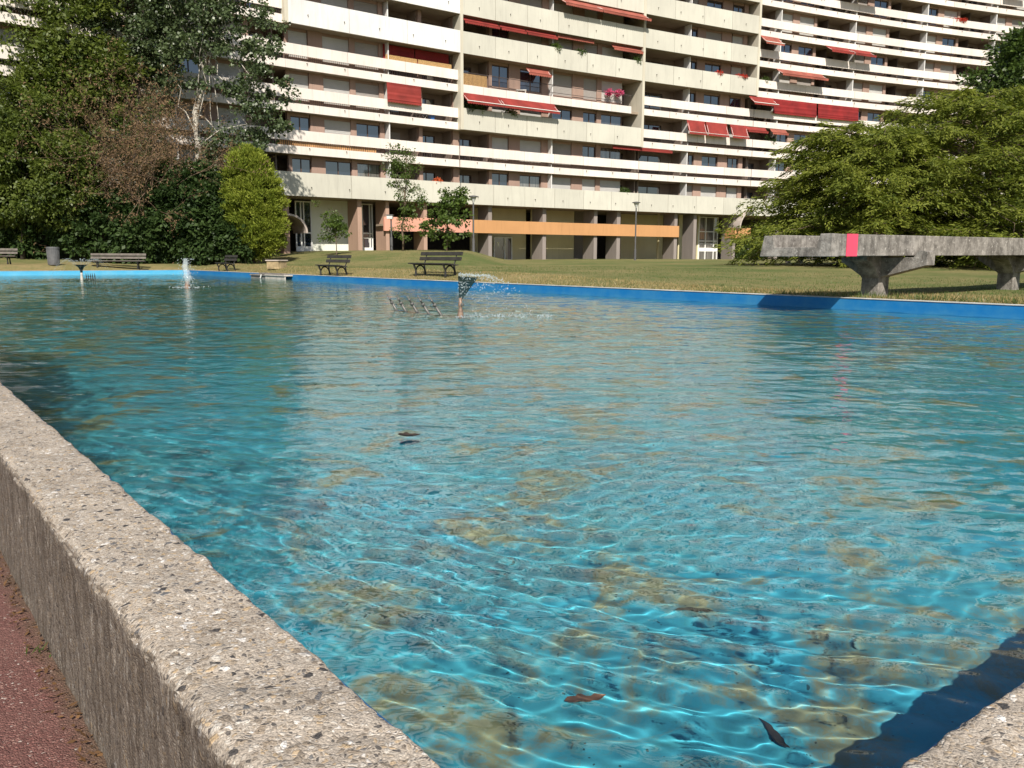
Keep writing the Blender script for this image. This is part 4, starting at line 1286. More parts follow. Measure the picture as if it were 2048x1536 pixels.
def channel_pier(b):
    am = (CA0 + CA1) / 2
    zt = czb(b) - 0.004
    foot_z = ground_z(*(W(am, b, 0).xy)) - 0.25
    m = MB()
    # shaft, slightly wider at the foot
    h = [(0.215, float(foot_z)), (0.21, zt - 0.42)]
    vs = []
    for r, z in h: vs += [W(am - r * 0.95, b - r, z), W(am + r * 0.95, b - r, z), W(am + r * 0.95, b + r, z), W(am - r * 0.95, b + r, z)]
    m.hexa(vs)
    p = cpart(m, 'pier', M['weathered'], 0.02)
    m = MB()                                         # head flaring along the channel
    n = 9
    pts = [(-0.74, zt)] + [(-0.74 + 0.51 * t, zt - 0.10 - 0.36 * t ** 2.2) for t in [i / n for i in range(n + 1)]]
    pts += [(-u, z) for u, z in reversed(pts)]
    m.prism(pts, -0.20, 0.20, lambda u, y, z: W(am + y, b + u, z))
    cpart(m, 'pier_head', M['weathered'], 0.01)
    m = MB()                                         # cross arm with raised ends
    pr = [(-1.28, zt - 0.19), (-0.26, zt - 0.44), (0.26, zt - 0.44), (0.80, zt - 0.12), (0.80, zt - 0.03), (-0.96, zt - 0.03), (-1.08, zt + 0.11), (-1.21, zt + 0.11), (-1.28, zt + 0.08)]
    m.prism(pr, -0.16, 0.16, lambda u, y, z: W(am + u * 0.92, b + y, z))
    cpart(m, 'cross_arm', M['weathered'], 0.01)
for b in (17.45, 24.0, 30.5, 37.1): channel_pier(b)

# ------------------------------------------------------------------ benches
M['bench_wood'] = plain('dark_bench_wood', (0.032, 0.029, 0.025), 0.8, 0.35, 5.0, 0.3)
M['bench_wood_grey'] = plain('grey_bench_wood', (0.12, 0.105, 0.09), 0.85, 0.3, 5.0, 0.3)
M['cast_iron'] = plain('dark_cast_iron', (0.022, 0.021, 0.020), 0.55, 0.3, 6.0)
def bench(loc, rz, length, frame_sp, label, wood, group='park benches round the pool'):
    """x along the bench, -y is the side one sits on"""
    root = empty('park_bench', loc, rz, label, 'bench', group)
    m = MB()
    for i, y in enumerate((-0.36, -0.245, -0.13, -0.015)):
        m.box((0, y, 0.475 - 0.015 * i), (length, 0.095, 0.04), Matrix.Rotation(R_(4), 3, 'X'))
    m.build('seat', M[wood], root, False, 0.006)
    for z, y in ((0.655, 0.155), (0.845, 0.215)):
        m = MB(); m.box((0, y, z), (length, 0.045, 0.135), Matrix.Rotation(R_(-16), 3, 'X'))
        m.build('backrest_slat', M[wood], root, False, 0.006)
    for sx in (-1, 1):
        x = sx * frame_sp / 2
        m = MB()
        # arched casting: two feet joined by a bow under the seat, back post rising behind
        n = 10
        arch = [(-0.26 + 0.38 * i / n, 0.05 + 0.30 * math.sin(math.pi * i / n) ** 0.7) for i in range(n + 1)]
        outer = [(0.20, 0.0), (0.13, 0.43), (-0.06, 0.455), (-0.40, 0.455), (-0.34, 0.36), (-0.29, 0.22), (-0.33, 0.0)]
        poly = [(-0.24, 0.0)] + arch + [(0.13, 0.0)] + outer
        # fan the frame from simple pieces so the bow stays open
        for a, b, r0, r1 in (((-0.28, 0.0), (-0.29, 0.22), 0.055, 0.034), ((-0.29, 0.22), (-0.38, 0.45), 0.034, 0.045), ((0.17, 0.0), (0.12, 0.24), 0.052, 0.036), ((0.12, 0.24), (0.10, 0.46), 0.036, 0.040)):
            m.tube([(x, a[0], a[1]), (x, b[0], b[1])], [r0, r1], 6)
        m.tube([(x, -0.29 + 0.41 * i / n, 0.19 + 0.21 * math.sin(math.pi * i / n) ** 0.6) for i in range(n + 1)], 0.030, 5)
        m.box((x, -0.15, 0.437), (0.06, 0.48, 0.04))
        m.tube([(x, 0.10, 0.44), (x, 0.155, 0.58), (x, 0.245, 0.90)], [0.03, 0.027, 0.022], 6)
        m.build('leg_frame', M['cast_iron'], root)
    return root
FACE_POOL = math.atan2(UA.y, UA.x)                      # bench axis along the long wall, seat towards the pool
def bench_at(px, depth, rz, *a):
    p = at_depth(px, depth)
    return bench((p.x, p.y, p.z - 0.01), rz, *a)
bench_at(873, 32.6, FACE_POOL - math.pi, 2.9, 2.1, 'large dark wooden bench on the grass in front of the bushy young tree', 'bench_wood')
bench_at(669, 37.6, FACE_POOL - math.pi, 2.3, 1.65, 'dark wooden bench on the grass below the white ground floor wall', 'bench_wood')
bench_at(455, 48.6, FACE_POOL - math.pi, 1.95, 1.4, 'small dark bench in the shade under the laurel bush beside the yellow-green conifer', 'bench_wood')
FACE_END = math.atan2(UB.y, UB.x)
bench_at(236, 51.6, FACE_END - R_(24), 3.1, 2.25, 'long grey wooden bench under the bushes behind the funnel fountain', 'bench_wood_grey')
bench_at(-25, 49.6, FACE_END - R_(24), 3.1, 2.25, 'grey wooden bench cut off by the left edge, left of the bin', 'bench_wood_grey')

# ------------------------------------------------------------------ bin, stone box, low slab, skimmer
p = at_depth(107, 50.3)
M['bin_metal'] = plain('grey_bin_metal', (0.13, 0.13, 0.135), 0.5, 0.25, 4.0, metal=0.3)
bn = empty('litter_bin', p, 0, 'grey ribbed metal litter bin beside the long bench', 'litter bin')
m = MB(); m.lathe([(0.30, 0.0), (0.31, 0.05), (0.345, 0.98), (0.355, 1.0), (0.355, 1.05), (0.33, 1.05), (0.32, 0.95), (0.29, 0.08)], 24)
for k in range(24):
    a = 2 * math.pi * k / 24
    m.tube([(0.312 * math.cos(a), 0.312 * math.sin(a), 0.06), (0.345 * math.cos(a), 0.345 * math.sin(a), 0.97)], 0.010, 4)
m.build('bin_body', M['bin_metal'], bn)
m = MB(); m.lathe([(0.352, 0.93), (0.366, 0.94), (0.366, 0.99), (0.352, 1.0)], 24); m.build('rim_band', M['bin_metal'], bn)
p = at_depth(553, 45.6)
M['box_stone'] = plain('stained_box_stone', (0.33, 0.25, 0.14), 0.95, 0.45, 3.5, 0.4)
sb = empty('stone_box', p, FACE_POOL + 0.5, 'square stained stone block on the grass between two dark benches', 'stone block')
m = MB(); m.box((0, 0, 0.21), (0.78, 0.70, 0.42)); m.build('block', M['box_stone'], sb, False, 0.02)
m = MB(); m.box((0, 0, 0.45), (0.88, 0.80, 0.06)); m.build('cap_slab', M['vault'], sb, False, 0.015)
p = on_ground(1588, 526)
ls = empty('low_bench', p, 0.2, 'low pale concrete slab seat on the lawn below the left end of the channel', 'slab bench')
m = MB(); m.box((0, 0, 0.36), (1.3, 0.45, 0.12)); m.build('seat', M['vault'], ls, False, 0.01)
for sx in (-0.45, 0.45):
    m = MB(); m.box((sx, 0, 0.14), (0.18, 0.38, 0.32)); m.build('leg', M['vault'], ls)
def a_on_wall(px):
    r = (px - 1024) / FPX
    return B1 * (UB.x - r * UB.y) / (r * UA.y - UA.x)
M['skimmer_grey'] = plain('weathered_grey_board', (0.20, 0.18, 0.165), 0.8, 0.3, 6)
M['skimmer_pale'] = plain('pale_weathered_board', (0.46, 0.42, 0.37), 0.8, 0.2, 6)
ax0, ax1, ax2 = a_on_wall(588), a_on_wall(549), a_on_wall(519)
sk = empty('skimmer_box', W((ax0 + ax2) / 2, B1, RIM), label='weathered grey overflow box fixed to the long blue pool wall', cat='overflow box')
def skp(name, a0, a1, b0, b1, z0, z1, mat):
    m = MB(); slab_ab(m, a0, a1, b0, b1, z0, z1); o = m.build(name, M[mat], sk, False, 0.01); o.matrix_parent_inverse = Matrix.Translation(-sk.location)
skp('front_board', ax0, ax1, B1 - 0.40, B1 - 0.34, WATER - 0.06, RIM - 0.10, 'skimmer_pale')
skp('front_board', ax1 + 0.02, ax2, B1 - 0.37, B1 - 0.31, WATER - 0.06, RIM - 0.12, 'skimmer_grey')
skp('lid', ax0 - 0.03, ax1, B1 - 0.44, B1 - 0.002, RIM - 0.098, RIM - 0.04, 'skimmer_pale')
skp('lid', ax1 + 0.004, ax2 + 0.03, B1 - 0.42, B1 - 0.002, RIM - 0.118, RIM - 0.05, 'skimmer_grey')
skp('plank', ax0 + 0.15, ax1 + 0.9, B1 - 0.36, B1 - 0.14, RIM - 0.038, RIM + 0.03, 'skimmer_grey')
m = MB(); m.tube([W(ax1 + 0.5, B1 - 0.45, WATER + 0.02), W(ax1 + 0.42, B1 - 0.43, RIM - 0.07)], 0.035, 6)
o = m.build('pipe', M['trim_white'], sk); o.matrix_parent_inverse = Matrix.Translation(-sk.location)

# ------------------------------------------------------------------ lamps
M['lamp_pole'] = plain('grey_lamp_pole', (0.11, 0.11, 0.115), 0.45, 0.15, 2.0, metal=0.2)
M['lamp_glass'] = plain('pale_lamp_cone', (0.55, 0.56, 0.55), 0.35, 0.05)
def lamp(loc, h, label, kind='disc'):
    r = empty('street_lamp', loc, 0, label, 'street lamp', 'lamp posts in front of the building')
    m = MB(); m.tube([(0, 0, -0.1), (0, 0, 0.9), (0, 0, 0.92), (0, 0, h - 0.45)], [0.10, 0.10, 0.065, 0.055], 10)
    m.build('pole', M['lamp_pole'], r, False)
    if kind == 'disc':
        m = MB(); m.lathe([(0.05, h - 0.47), (0.07, h - 0.42), (0.24, h - 0.06), (0.22, h - 0.06), (0.05, h - 0.40)], 16); m.build('lamp_cone', M['lamp_glass'], r)
        m = MB(); m.lathe([(0.33, h - 0.06), (0.36, h - 0.04), (0.34, h - 0.005), (0.12, h + 0.05), (0.01, h + 0.06)], 20); m.build('lamp_cap', M['lamp_pole'], r)
    else:
        m = MB(); m.box((-0.08, 0, h - 0.22), (0.42, 0.42, 0.26)); m.build('lamp_box', M['lamp_glass'], r, False, 0.02)
        m = MB(); m.box((-0.08, 0, h - 0.06), (0.52, 0.52, 0.05)); m.build('lamp_cap', M['lamp_pole'], r)
        m = MB(); m.tube([(0, 0, h - 0.5), (0, 0, h - 0.35)], 0.05, 8); m.build('neck', M['lamp_pole'], r)
p = at_depth(1270, 73); lamp(p, 4.85, 'slim dark lamp post standing alone in front of the orange beam')
p = at_depth(947, 62.5); lamp(p, EYE + 119 / FPX * 62.5 - p.z, 'dark lamp post rising behind the bushy young tree')
p = at_depth(783.5, 61.5); lamp(p, EYE + 84 / FPX * 61.5 - p.z, 'short grey lamp post with a pale box head beside the slim young tree', 'box')

# ------------------------------------------------------------------ fountains
def mat_spray():
    q = N('water_spray')
    q.set(color=(0.62, 0.69, 0.71), rough=0.08, spec=0.9)
    tr = q.n('BsdfTransparent'); mx = q.n('MixShader'); mx.inputs[0].default_value = 0.30
    q.t.links.new(tr.outputs[0], mx.inputs[1]); q.t.links.new(q.b.outputs[0], mx.inputs[2])
    q.t.links.new(mx.outputs[0], q.out.inputs['Surface'])
    return q.m
M['spray'] = mat_spray()
def mat_film():
    q = N('thin_water_film')
    q.set(color=(0.012, 0.03, 0.03), rough=0.08, spec=0.35)
    tr = q.n('BsdfTransparent'); mx = q.n('MixShader'); mx.inputs[0].default_value = 0.80
    q.t.links.new(tr.outputs[0], mx.inputs[1]); q.t.links.new(q.b.outputs[0], mx.inputs[2])
    q.t.links.new(mx.outputs[0], q.out.inputs['Surface'])
    return q.m
M['film'] = mat_film()
M['bronze'] = plain('scaled_bronze', (0.22, 0.15, 0.11), 0.55, 0.35, 20.0, 0.3, metal=0.2)
M['dark_bronze'] = plain('dark_wet_bronze', (0.012, 0.022, 0.020), 0.25, 0.3, 12.0)
M['nozzle_steel'] = plain('scaled_grey_nozzle', (0.13, 0.127, 0.118), 0.5, 0.3, 25.0, 0.3, metal=0.3)
def drops(mb, rg, pts, r0, r1):
    for p in pts:
        r = r0 + (r1 - r0) * rg.random()
        x, y, z = p
        mb.add([(x + r, y, z), (x - r, y, z), (x, y + r, z), (x, y - r, z), (x, y, z + r * 1.2), (x, y, z - r * 1.2)],
               [(0, 2, 4), (2, 1, 4), (1, 3, 4), (3, 0, 4), (2, 0, 5), (1, 2, 5), (3, 1, 5), (0, 3, 5)])
G = 9.81
rg = np.random.default_rng(77)
# main fountain: bronze bottle nozzle throwing a fan of water to the right
d = ray(921, 634); t = (WATER - EYE) / d.z; fp = Vector((0, 0, EYE)) + d * t
fo_ = empty('fountain', (fp.x, fp.y, WATER), 0, 'bronze bottle-shaped fountain nozzle throwing a dark fan of water to the right', 'fountain')
m = MB(); m.lathe([(0.055, -0.33), (0.058, -0.02), (0.055, 0.05), (0.040, 0.13), (0.030, 0.17), (0.042, 0.20), (0.042, 0.235), (0.030, 0.26), (0.026, 0.34)], 16)
m.build('nozzle', M['bronze'], fo_, True)
m = MB(); m.lathe([(0.032, 0.0), (0.036, 0.02), (0.036, 0.035), (0.02, 0.05)], 10, (0.035, -0.02, 0.20)); m.build('valve_knob', M['nozzle_steel'], fo_)
m = MB()
nu, nv = 14, 10
vs, fs = [], []
for i in range(nu + 1):
    for j in range(nv + 1):
        u, v = i / nu, j / nv
        x = (-0.025 + 0.05 * u) * (1 - v) + (-0.045 + 0.36 * u ** 1.1) * v
        z = 0.30 + 0.42 * v - 0.02 * u * v
        y = 0.05 * math.sin(3 * u + 2 * v) * v
        vs.append((x, y, z))
for i in range(nu):
    for j in range(nv): fs.append((i * (nv + 1) + j, (i + 1) * (nv + 1) + j, (i + 1) * (nv + 1) + j + 1, i * (nv + 1) + j + 1))
nn = len(vs)
m.add(vs + [(x, y + 0.006, z) for x, y, z in vs], fs + [tuple(reversed([k + nn for k in f])) for f in fs])
m.build('water_sheet', M['film'], fo_, True)
m = MB()
pts = []
for k in range(1100):                                     # ballistic drops leaving the fan's upper edge
    u = rg.random()
    vx = 0.25 + 2.3 * u + rg.normal() * 0.2; vz = 0.9 - 0.35 * u + rg.normal() * 0.16; vy = rg.normal() * 0.22
    tt = rg.random() ** 0.8 * 0.85
    x, y, z = -0.04 + 0.36 * u + vx * tt * 1.0, vy * tt, 0.72 + vz * tt - G * tt * tt / 2
    if z > 0.0: pts.append((x, y, z))
for k in range(60): u, v = rg.random(), 0.2 + 0.8 * rg.random(); pts.append((-0.045 + 0.34 * u * v, rg.normal() * 0.03, 0.30 + 0.45 * v))
for k in range(260): pts.append((rg.random() ** 1.2 * 1.7 - 0.05, rg.normal() * 0.25, 0.01 + 0.03 * rg.random()))
drops(m, rg, pts, 0.005, 0.013)
tag(m.build('spray', M['spray'], fo_), kind='stuff')
m = MB()
for k in range(16):
    u = k / 15
    vx = 0.25 + 1.85 * u; vz = 0.9 - 0.35 * u
    T = 0.16 + 0.08 * rg.random()
    m.tube([(-0.04 + 0.36 * u + vx * tt * 1.0, rg.normal() * 0.004 + 0.10 * math.sin(k) * tt, 0.72 + vz * tt - G * tt * tt / 2) for tt in [T * i / 7 for i in range(8)]], [0.003 - 0.0002 * i for i in range(8)], 4)
m.build('water_streak', M['spray'], fo_)
# the bubbling jet
d = ray(375, 577); t = (WATER - EYE) / d.z; fp = Vector((0, 0, EYE)) + d * t
jt = empty('fountain', (fp.x, fp.y, WATER), 0, 'frothy white upright water jet in the far half of the pool', 'fountain')
m = MB(); m.lathe([(0.10, -0.3), (0.10, 0.05), (0.07, 0.16), (0.06, 0.24)], 12); m.build('nozzle', M['bronze'], jt, True)
m = MB()
nz, na = 40, 18
vs, fs = [], []
for i in range(nz + 1):
    t_ = i / nz; z = 0.12 + 0.88 * t_
    for k in range(na):
        a = 2 * math.pi * k / na
        r = (0.065 + 0.045 * math.sin(math.pi * min(1, t_ * 1.15)) ** 0.8) * (1 if t_ < 0.9 else math.sqrt(max(0.0, 1 - ((t_ - 0.9) / 0.1) ** 2)) * 0.9 + 0.05)
        r *= 1 + 0.45 * mno.noise(Vector((math.cos(a) * 2.2, math.sin(a) * 2.2, z * 7)))  + 0.25 * mno.noise(Vector((math.cos(a) * 5, math.sin(a) * 5, z * 17)))
        vs.append((r * math.cos(a) + 0.03 * math.sin(z * 6), r * math.sin(a), z))
for i in range(nz):
    for k in range(na): fs.append((i * na + k, i * na + (k + 1) % na, (i + 1) * na + (k + 1) % na, (i + 1) * na + k))
m.add(vs, fs); m.build('water_column', M['spray'], jt, True)
m = MB(); pts = [(rg.normal() * 0.13, rg.normal() * 0.13, 0.05 + rg.random() * 0.95) for k in range(170)] + [(rg.normal() * 0.3, rg.normal() * 0.3, 0.02 + 0.05 * rg.random()) for k in range(130)]
pts += [((0.1 + 0.16 * q) * (1 if k % 2 else -1), 0, 0.40 - 0.5 * q * q - 0.1 * q) for k in range(2) for q in np.linspace(0, 0.7, 14)]
drops(m, rg, pts, 0.008, 0.02); tag(m.build('spray', M['spray'], jt), kind='stuff')
# the funnel fountain
d = ray(164, 561); t = (WATER - EYE) / d.z; fp = Vector((0, 0, EYE)) + d * t
ff = empty('fountain', (fp.x, fp.y, WATER), 0, 'far funnel-shaped fountain with thin arcs of water in front of the long bench', 'fountain')
m = MB(); m.lathe([(0.06, -0.3), (0.06, 0.10), (0.045, 0.25), (0.05, 0.36)], 12); m.build('nozzle', M['skimmer_pale'], ff, True)
m = MB(); m.lathe([(0.05, 0.34), (0.06, 0.46), (0.12, 0.58), (0.22, 0.66), (0.30, 0.69), (0.30, 0.685), (0.21, 0.65), (0.11, 0.57), (0.05, 0.46)], 20); m.build('water_funnel', M['film'], ff, True)
m = MB(); pts = []
for k in range(26):
    a = 2 * math.pi * k / 26 + rg.normal() * 0.1
    v = 1.5 + 0.5 * rg.random(); vz = 2.1 + 0.5 * rg.random()
    for tt in np.linspace(0.0, 0.62, 26):
        z = 0.62 + vz * tt - G * tt * tt / 2
        if z > 0: pts.append((math.cos(a) * (0.2 + v * tt), math.sin(a) * (0.2 + v * tt), z))
pts += [(rg.normal() * 1.1, rg.normal() * 1.1, 0.02) for k in range(120)]
drops(m, rg, pts, 0.006, 0.014); tag(m.build('spray', M['spray'], ff), kind='stuff')

# rows of slanting spray pipes
def spray_pipe(name, base, lean, ln, label, group, mat, s=1.0):
    r = empty(name, base, 0, label, 'spray pipe', group)
    D_ = Vector(lean).normalized()
    q0 = D_.to_track_quat('Z', 'Y').to_matrix()
    def L(x): return D_ * x
    m = MB(); m.tube([L(-0.30), L(0.0), L(ln * 0.45)], [0.022 * s, 0.021 * s, 0.017 * s], 9); m.build('tube', M[mat], r, True)
    m = MB(); m.tube([L(ln * 0.43), L(ln * 0.46), L(ln * 0.53), L(ln * 0.56)], [0.019 * s, 0.028 * s, 0.028 * s, 0.018 * s], 9); m.build('collar', M[mat], r, True)
    m = MB(); m.tube([L(ln * 0.55), L(ln * 0.68), L(ln * 0.70), L(ln * 0.74), L(ln * 0.76), L(ln)], [0.012 * s, 0.012 * s, 0.019 * s, 0.019 * s, 0.010 * s, 0.006 * s], 8); m.build('tip', M[mat], r, True)
    m = MB(); e = q0 @ Vector((1, 0, 0)); m.tube([L(ln * 0.5) - e * 0.045 * s, L(ln * 0.5) + e * 0.045 * s], 0.009 * s, 6); m.build('tap', M[mat], r)
    return r
base0 = None
ends = []
NAMES5 = ['farthest from the fan fountain', 'second from the far end of its row', 'middle one of its row of five', 'next to last before the fan fountain', 'closest to the fan fountain']
for i, (bx, by) in enumerate(((793, 621), (812, 623.3), (835, 625.5), (858, 628), (882, 630))):
    d = ray(bx, by); t = (WATER - EYE) / d.z; p = Vector((0, 0, EYE)) + d * t
    ends.append(Vector((p.x, p.y, WATER)))
    spray_pipe('spray_pipe', ends[-1], (-0.50 - 0.02 * i, -0.12, 0.92), 0.37 + 0.015 * i, 'slanting grey spray pipe with a collar, ' + NAMES5[i], 'five slanting spray pipes', 'nozzle_steel', 1.35)
m = MB(); u = (ends[-1] - ends[0]).normalized()
m.tube([ends[0] - u * 0.5 + Vector((0, 0, -0.06)), ends[2] + Vector((0, 0, -0.055)), ends[-1] + u * 0.9 + Vector((0, 0, -0.06))], 0.035, 8)
tag(m.build('feed_pipe', M['bronze'], None, True), 'brown feed pipe just under the water below the slanting spray pipes', 'pipe')
for i, bx in enumerate((173.5, 177.5, 182, 186, 190.5)):
    d = ray(bx, 559); t = (WATER - EYE) / d.z; p = Vector((0, 0, EYE)) + d * t
    spray_pipe('spray_pipe', (p.x, p.y, WATER), (-0.08, 0.0, 1), 0.30, 'short dark upright spray pipe beside the funnel fountain, ' + ('first and nearest to it', 'second from it', 'third from it', 'fourth from it', 'fifth and farthest from it')[i], 'five short dark spray pipes', 'cast_iron', 1.1)

# ------------------------------------------------------------------ fallen leaves, weeds, litter
def refr_floor(px, py):
    d = ray(px, py); t = (WATER - EYE) / d.z
    p = Vector((0, 0, EYE)) + d * t
    h = Vector((d.x, d.y, 0)); s_ = h.length / 1.333; c_ = math.sqrt(1 - s_ * s_)
    return p + h.normalized() * (s_ / c_ * (WATER - FLOOR)) + Vector((0, 0, FLOOR - WATER))
M['leaf_litter'] = mat_leaf('brown_leaf_litter', (0.06, 0.035, 0.02), (0.20, 0.11, 0.05), 0.1, 0.8, 0.1)
M['leaf_dark_wet'] = plain('dark_wet_leaf', (0.035, 0.024, 0.018), 0.6, 0.3, 30)
M['leaf_brown'] = plain('brown_wet_leaf', (0.16, 0.07, 0.035), 0.6, 0.3, 30)
def fallen_leaf(p, rz, ln, wd, label, mat, curl=0.25):
    m = MB(); n = 10; vs, fs = [], []
    for i in range(n + 1):
        t_ = i / n
        w_ = wd * (math.sin(math.pi * t_ ** 0.8) * (1 + 0.25 * math.sin(t_ * 17)) + 0.03)
        for k, s_ in enumerate((-1, -0.5, 0, 0.5, 1)):
            vs.append(((t_ - 0.5) * ln, s_ * w_ / 2, 0.012 + curl * ln * ((t_ - 0.5) ** 2) + curl * abs(s_) * w_ * 0.5))
    for i in range(n):
        for k in range(4): fs.append((i * 5 + k, (i + 1) * 5 + k, (i + 1) * 5 + k + 1, i * 5 + k + 1))
    nn = len(vs)
    m.add(vs + [(x, y, z - 0.002) for x, y, z in vs], fs + [tuple(reversed([q + nn for q in f])) for f in fs])
    o = m.build('fallen_leaf', M[mat], None, True)
    o.location = p; o.rotation_euler = (0.05, 0.08, rz)
    o.cycles.is_caustics_receiver = True
    return tag(o, label, 'leaf', 'leaves in the pool')
d = ray(818, 877); p = Vector((0, 0, EYE)) + d * ((WATER - EYE) / d.z)
fallen_leaf((p.x, p.y, WATER + 0.002), 0.5, 0.14, 0.07, 'dark curled leaf floating in the middle of the pool', 'leaf_dark_wet', 0.35)
fallen_leaf(refr_floor(1385, 1232), 0.1, 0.13, 0.05, 'dark sunken leaf on blue floor paint, off to the right of the pool middle', 'leaf_dark_wet')
fallen_leaf(refr_floor(1168, 1408), 0.35, 0.13, 0.05, 'reddish brown sunken leaf on a tan silt patch near the bottom edge', 'leaf_brown')
fallen_leaf(refr_floor(1545, 1480), 1.9, 0.14, 0.018, 'thin dark sunken twig-like leaf near the shaded pool corner', 'leaf_dark_wet')

rg = np.random.default_rng(5)
n = 520                                                   # dry litter along the foot of the near wall
aa = 0.8 + 6.5 * rg.random(n) ** 1.3
bb_ = OB0 - 0.012 - np.abs(rg.normal(size=n)) * 0.030
P = np.stack([aa * UA.x + bb_ * UB.x, aa * UA.y + bb_ * UB.y, 0.004 + 0.012 * rg.random(n)], -1)
D = rg.normal(size=(n, 3)); D[:, 2] *= 0.35
tag(leaf_mesh('leaf_litter', P, D, np.array([0, 0, 1.0]) + rg.normal(size=(n, 3)) * 0.5, 0.012 + 0.030 * rg.random(n) ** 2, 0.009, M['leaf_litter']), kind='stuff')
M['weed'] = mat_leaf('weed_leaf', (0.05, 0.09, 0.02), (0.13, 0.19, 0.05), 0.3)
M['straw_blade'] = mat_leaf('dry_straw_blade', (0.24, 0.17, 0.07), (0.45, 0.36, 0.18), 0.3)
def tuft(a, b, n, h, label, mat, seed):
    r_ = np.random.default_rng(seed)
    root = W(a, b, 0.0)
    P = np.zeros((n, 3)) + np.array(root) + np.stack([r_.normal(size=n) * 0.018, r_.normal(size=n) * 0.018, np.zeros(n)], -1)
    D = r_.normal(size=(n, 3)) * 0.7 + np.array([0, 0, 0.9])
    tag(leaf_mesh('weed', P, D, r_.normal(size=(n, 3)) + np.array([0, 0, .3]), h * (0.4 + 0.8 * r_.random(n)), h * 0.13, M[mat]), label, 'weed', 'weeds at the foot of the near wall')
tuft(3.05, OB0 - 0.03, 14, 0.045, 'small green weed at the foot of the near wall', 'weed', 3)
tuft(2.05, OB0 - 0.03, 16, 0.06, 'dry straw-coloured weed at the foot of the near wall', 'straw_blade', 4)

# ------------------------------------------------------------------ grass blades that show along the far edge and over the lawn
M['blade_green'] = mat_leaf('green_grass_blade', (0.05, 0.085, 0.02), (0.12, 0.17, 0.045), 0.3)
rg = np.random.default_rng(91)
def blades(name, n, amin, amax, tf, h, mat, wd):
    a = amin + (amax - amin) * rg.random(n) ** 1.5
    b = OB1 + 0.02 + tf(rg.random(n))
    X = a * UA.x + b * UB.x; Y = a * UA.y + b * UB.y
    clump = 0.5 + 0.5 * np.sin(X * 1.9 + 1.3 * np.sin(Y * 1.1)) * np.sin(Y * 2.3 + np.sin(X * 1.7))
    keep = rg.random(n) < (0.25 + 0.75 * clump)
    X, Y = X[keep], Y[keep]; n = len(X)
    P = np.stack([X, Y, ground_z(X, Y) - 0.01], -1)
    D = rg.normal(size=(n, 3)) * 0.45; D[:, 2] = 1.0
    NN = rg.normal(size=(n, 3)); NN[:, 2] *= 0.2
    return tag(leaf_mesh(name, P, D, NN, h * (0.4 + 0.9 * rg.random(n)), wd, M[mat]), kind='stuff')
blades('straw_grass', 60000, 3, 54, lambda r: 2.6 * r ** 1.4, 0.085, 'straw_blade', 0.011)
blades('green_grass', 70000, 3, 54, lambda r: 16 * r ** 1.6, 0.07, 'blade_green', 0.012)
blades('tall_grass', 2600, 3, 14, lambda r: 0.5 * r ** 1.6, 0.17, 'blade_green', 0.012)

# ------------------------------------------------------------------ balcony plants and clutter
def balcony_plant(px, k, label, w_, h_, mat, seed, off=0.25, zo=1.55, pot=True, name='potted_plant'):
    s_ = S(px)
    base = F(s_, off, ZS + HS * k + (0.2 if pot else zo))
    root = empty(name, base, 0, label, 'plant', 'plants on the balconies')
    r_ = np.random.default_rng(seed)
    c = F(s_, off, ZS + HS * k + zo + h_ * 0.35)
    o, _ = leafy('foliage', root, r_, [(tuple(c), (w_, 0.35, h_))], int(16 + 24 * w_), 26, 0.26, 0.16, 0.07, M[mat], shell=0.2, droop=0.4)
    o.matrix_parent_inverse = Matrix.Translation(-base)
    if pot:
        m = MB(); m.lathe([(0.16, 0.0), (0.22, 0.38), (0.24, 0.42), (0.20, 0.42)], 12); m.build('pot', M['pier_pink'], root)
        st = MB(); st.tube([(0, 0, 0.35), (0.02, 0, (zo - 0.2) * UM)], 0.02, 5); st.build('stem', M['bark'], root)
    return root
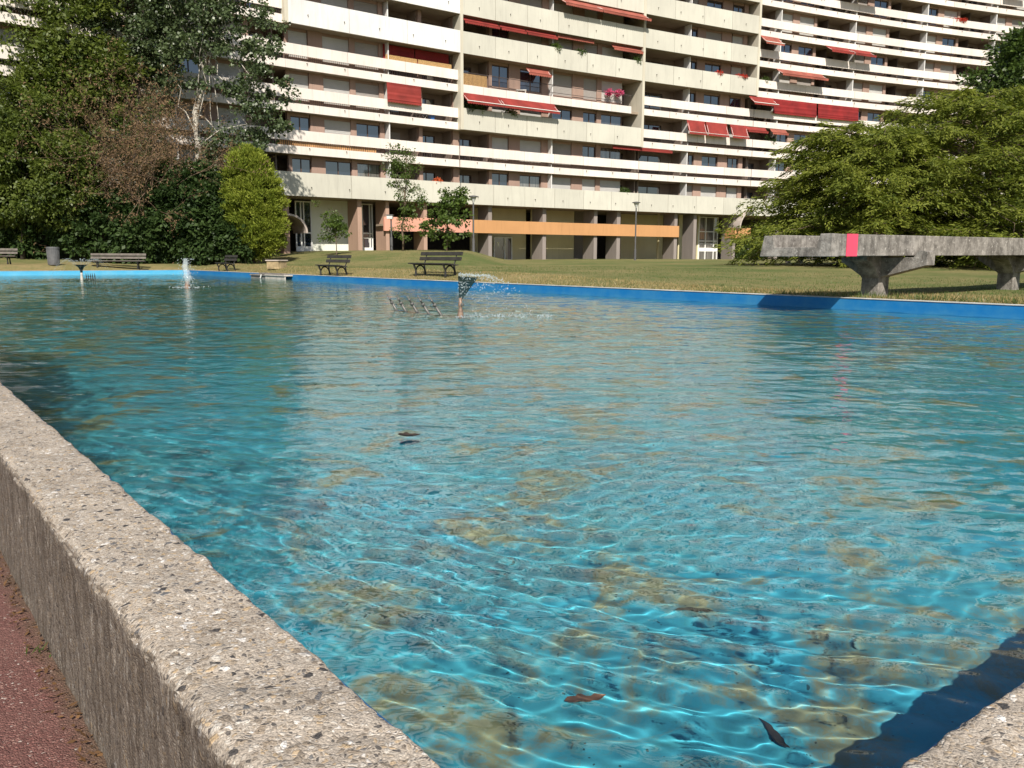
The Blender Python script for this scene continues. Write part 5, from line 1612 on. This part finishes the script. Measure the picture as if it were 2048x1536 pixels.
for a in ((1107, 4, 'trailing pale plant spilling over the cream band at its middle', 0.6, 0.35, 'leaf_young', 51), (1155, 4, 'low green plant behind the cream band right of the trailing pale plant', 0.7, 0.16, 'leaf_mid', 52),
          (1268, 4, 'dense green plant under the short faded awning', 0.4, 0.45, 'leaf_mid', 53), (937, 2, 'palm-like plant under the left white-edged red awning', 0.8, 0.5, 'leaf_mid', 54),
          (958, 2, 'yellowish plant beside the palm-like plant under the white-edged awning', 0.45, 0.45, 'leaf_young', 55), (1016, 2, 'bushy plant under the middle of the wider white-edged awning', 0.7, 0.35, 'leaf_young', 56),
          (1222, 3, 'upper pink flowering plant on the open loggia beside the tall fin', 0.22, 0.25, 'flower_pink', 57), (1241, 3, 'larger pink flowering plant touching the tall fin', 0.32, 0.3, 'flower_pink', 58),
          (1430, 4, 'small red flower box on the right-hand cream band', 0.35, 0.10, 'flower_red', 59), (1474, 4, 'long red flower box at the right end of the cream band', 0.8, 0.12, 'flower_red', 60),
          (1553, 7, 'upright plant on the upper balcony just right of the last fin', 0.4, 0.7, 'leaf_young', 61), (1629, 7, 'second upright plant on the upper balcony beside a divider', 0.4, 0.6, 'leaf_young', 62),
          (1531, 4, 'dark plant at the left end of the balcony under the long faded awning', 0.45, 0.3, 'leaf_mid', 63), (1545, 2, 'leafy plant behind the rail right of the three tilted awnings', 0.6, 0.5, 'leaf_dark', 64),
          (1255, 0, 'leafy plant behind the lowest band above the orange beam', 0.35, 0.4, 'leaf_mid', 65), (877, 0, 'orange flowering plant behind the lowest band above the salmon beam', 0.4, 0.25, 'awning_orange', 66),
          (1935, 8, 'yellow flowering plant on a high balcony at the far right', 0.8, 0.3, 'leaf_lime', 67), (1900, 7, 'row of red geraniums on a high rail at the far right', 1.5, 0.12, 'flower_red', 68)):
    px, k, lab, w_, h_, mt, sd = a
    balcony_plant(px, k, lab, w_, h_, mt, sd, zo=1.6, off=(-0.1 if k in (2, 4) and px < 1500 else 0.3))
# drying rack, plastic tub and folded chairs seen through the gap of the third balcony
M['blue_plastic'] = plain('blue_plastic', (0.03, 0.17, 0.50), 0.5, 0.1)
dr = empty('drying_rack', F(S(848), 0.4, ZS + HS * 2 + 0.2), 0, 'white folding drying rack on the balcony left of the first fin', 'drying rack')
m = MB()
for sx in (-0.3, 0.3):
    m.tube([(sx - 0.25, 0, 0), (sx + 0.25, 0, 0.85)], 0.018, 5); m.tube([(sx + 0.25, 0.02, 0), (sx - 0.25, 0.02, 0.85)], 0.018, 5)
m.build('legs', M['trim_white'], dr)
m = MB()
for k in range(6): m.tube([(-0.6, -0.25 + 0.1 * k, 0.85), (0.6, -0.25 + 0.1 * k, 0.85)], 0.012, 4)
m.build('rack_wires', M['trim_white'], dr)
tb = empty('plastic_tub', F(S(869), 0.45, ZS + HS * 2 + 0.2), 0, 'blue plastic tub on the balcony beside the drying rack', 'tub')
m = MB(); m.lathe([(0.26, 0.0), (0.32, 0.75), (0.35, 0.78), (0.30, 0.78), (0.25, 0.05)], 16); m.build('tub_body', M['blue_plastic'], tb)
gc = empty('garden_table', F(S(1047), 0.35, ZS + HS * 3 + 0.2), 0, 'white patterned garden table on the open loggia behind the bars', 'table')
m = MB(); m.box((0, 0, 0.72), (0.95, 0.6, 0.05)); m.build('tabletop', M['trim_white'], gc)
for sx in (-0.38, 0.38):
    for sy in (-0.22, 0.22):
        m = MB(); m.tube([(sx, sy, 0), (sx, sy, 0.7)], 0.03, 6); m.build('leg', M['trim_white'], gc)
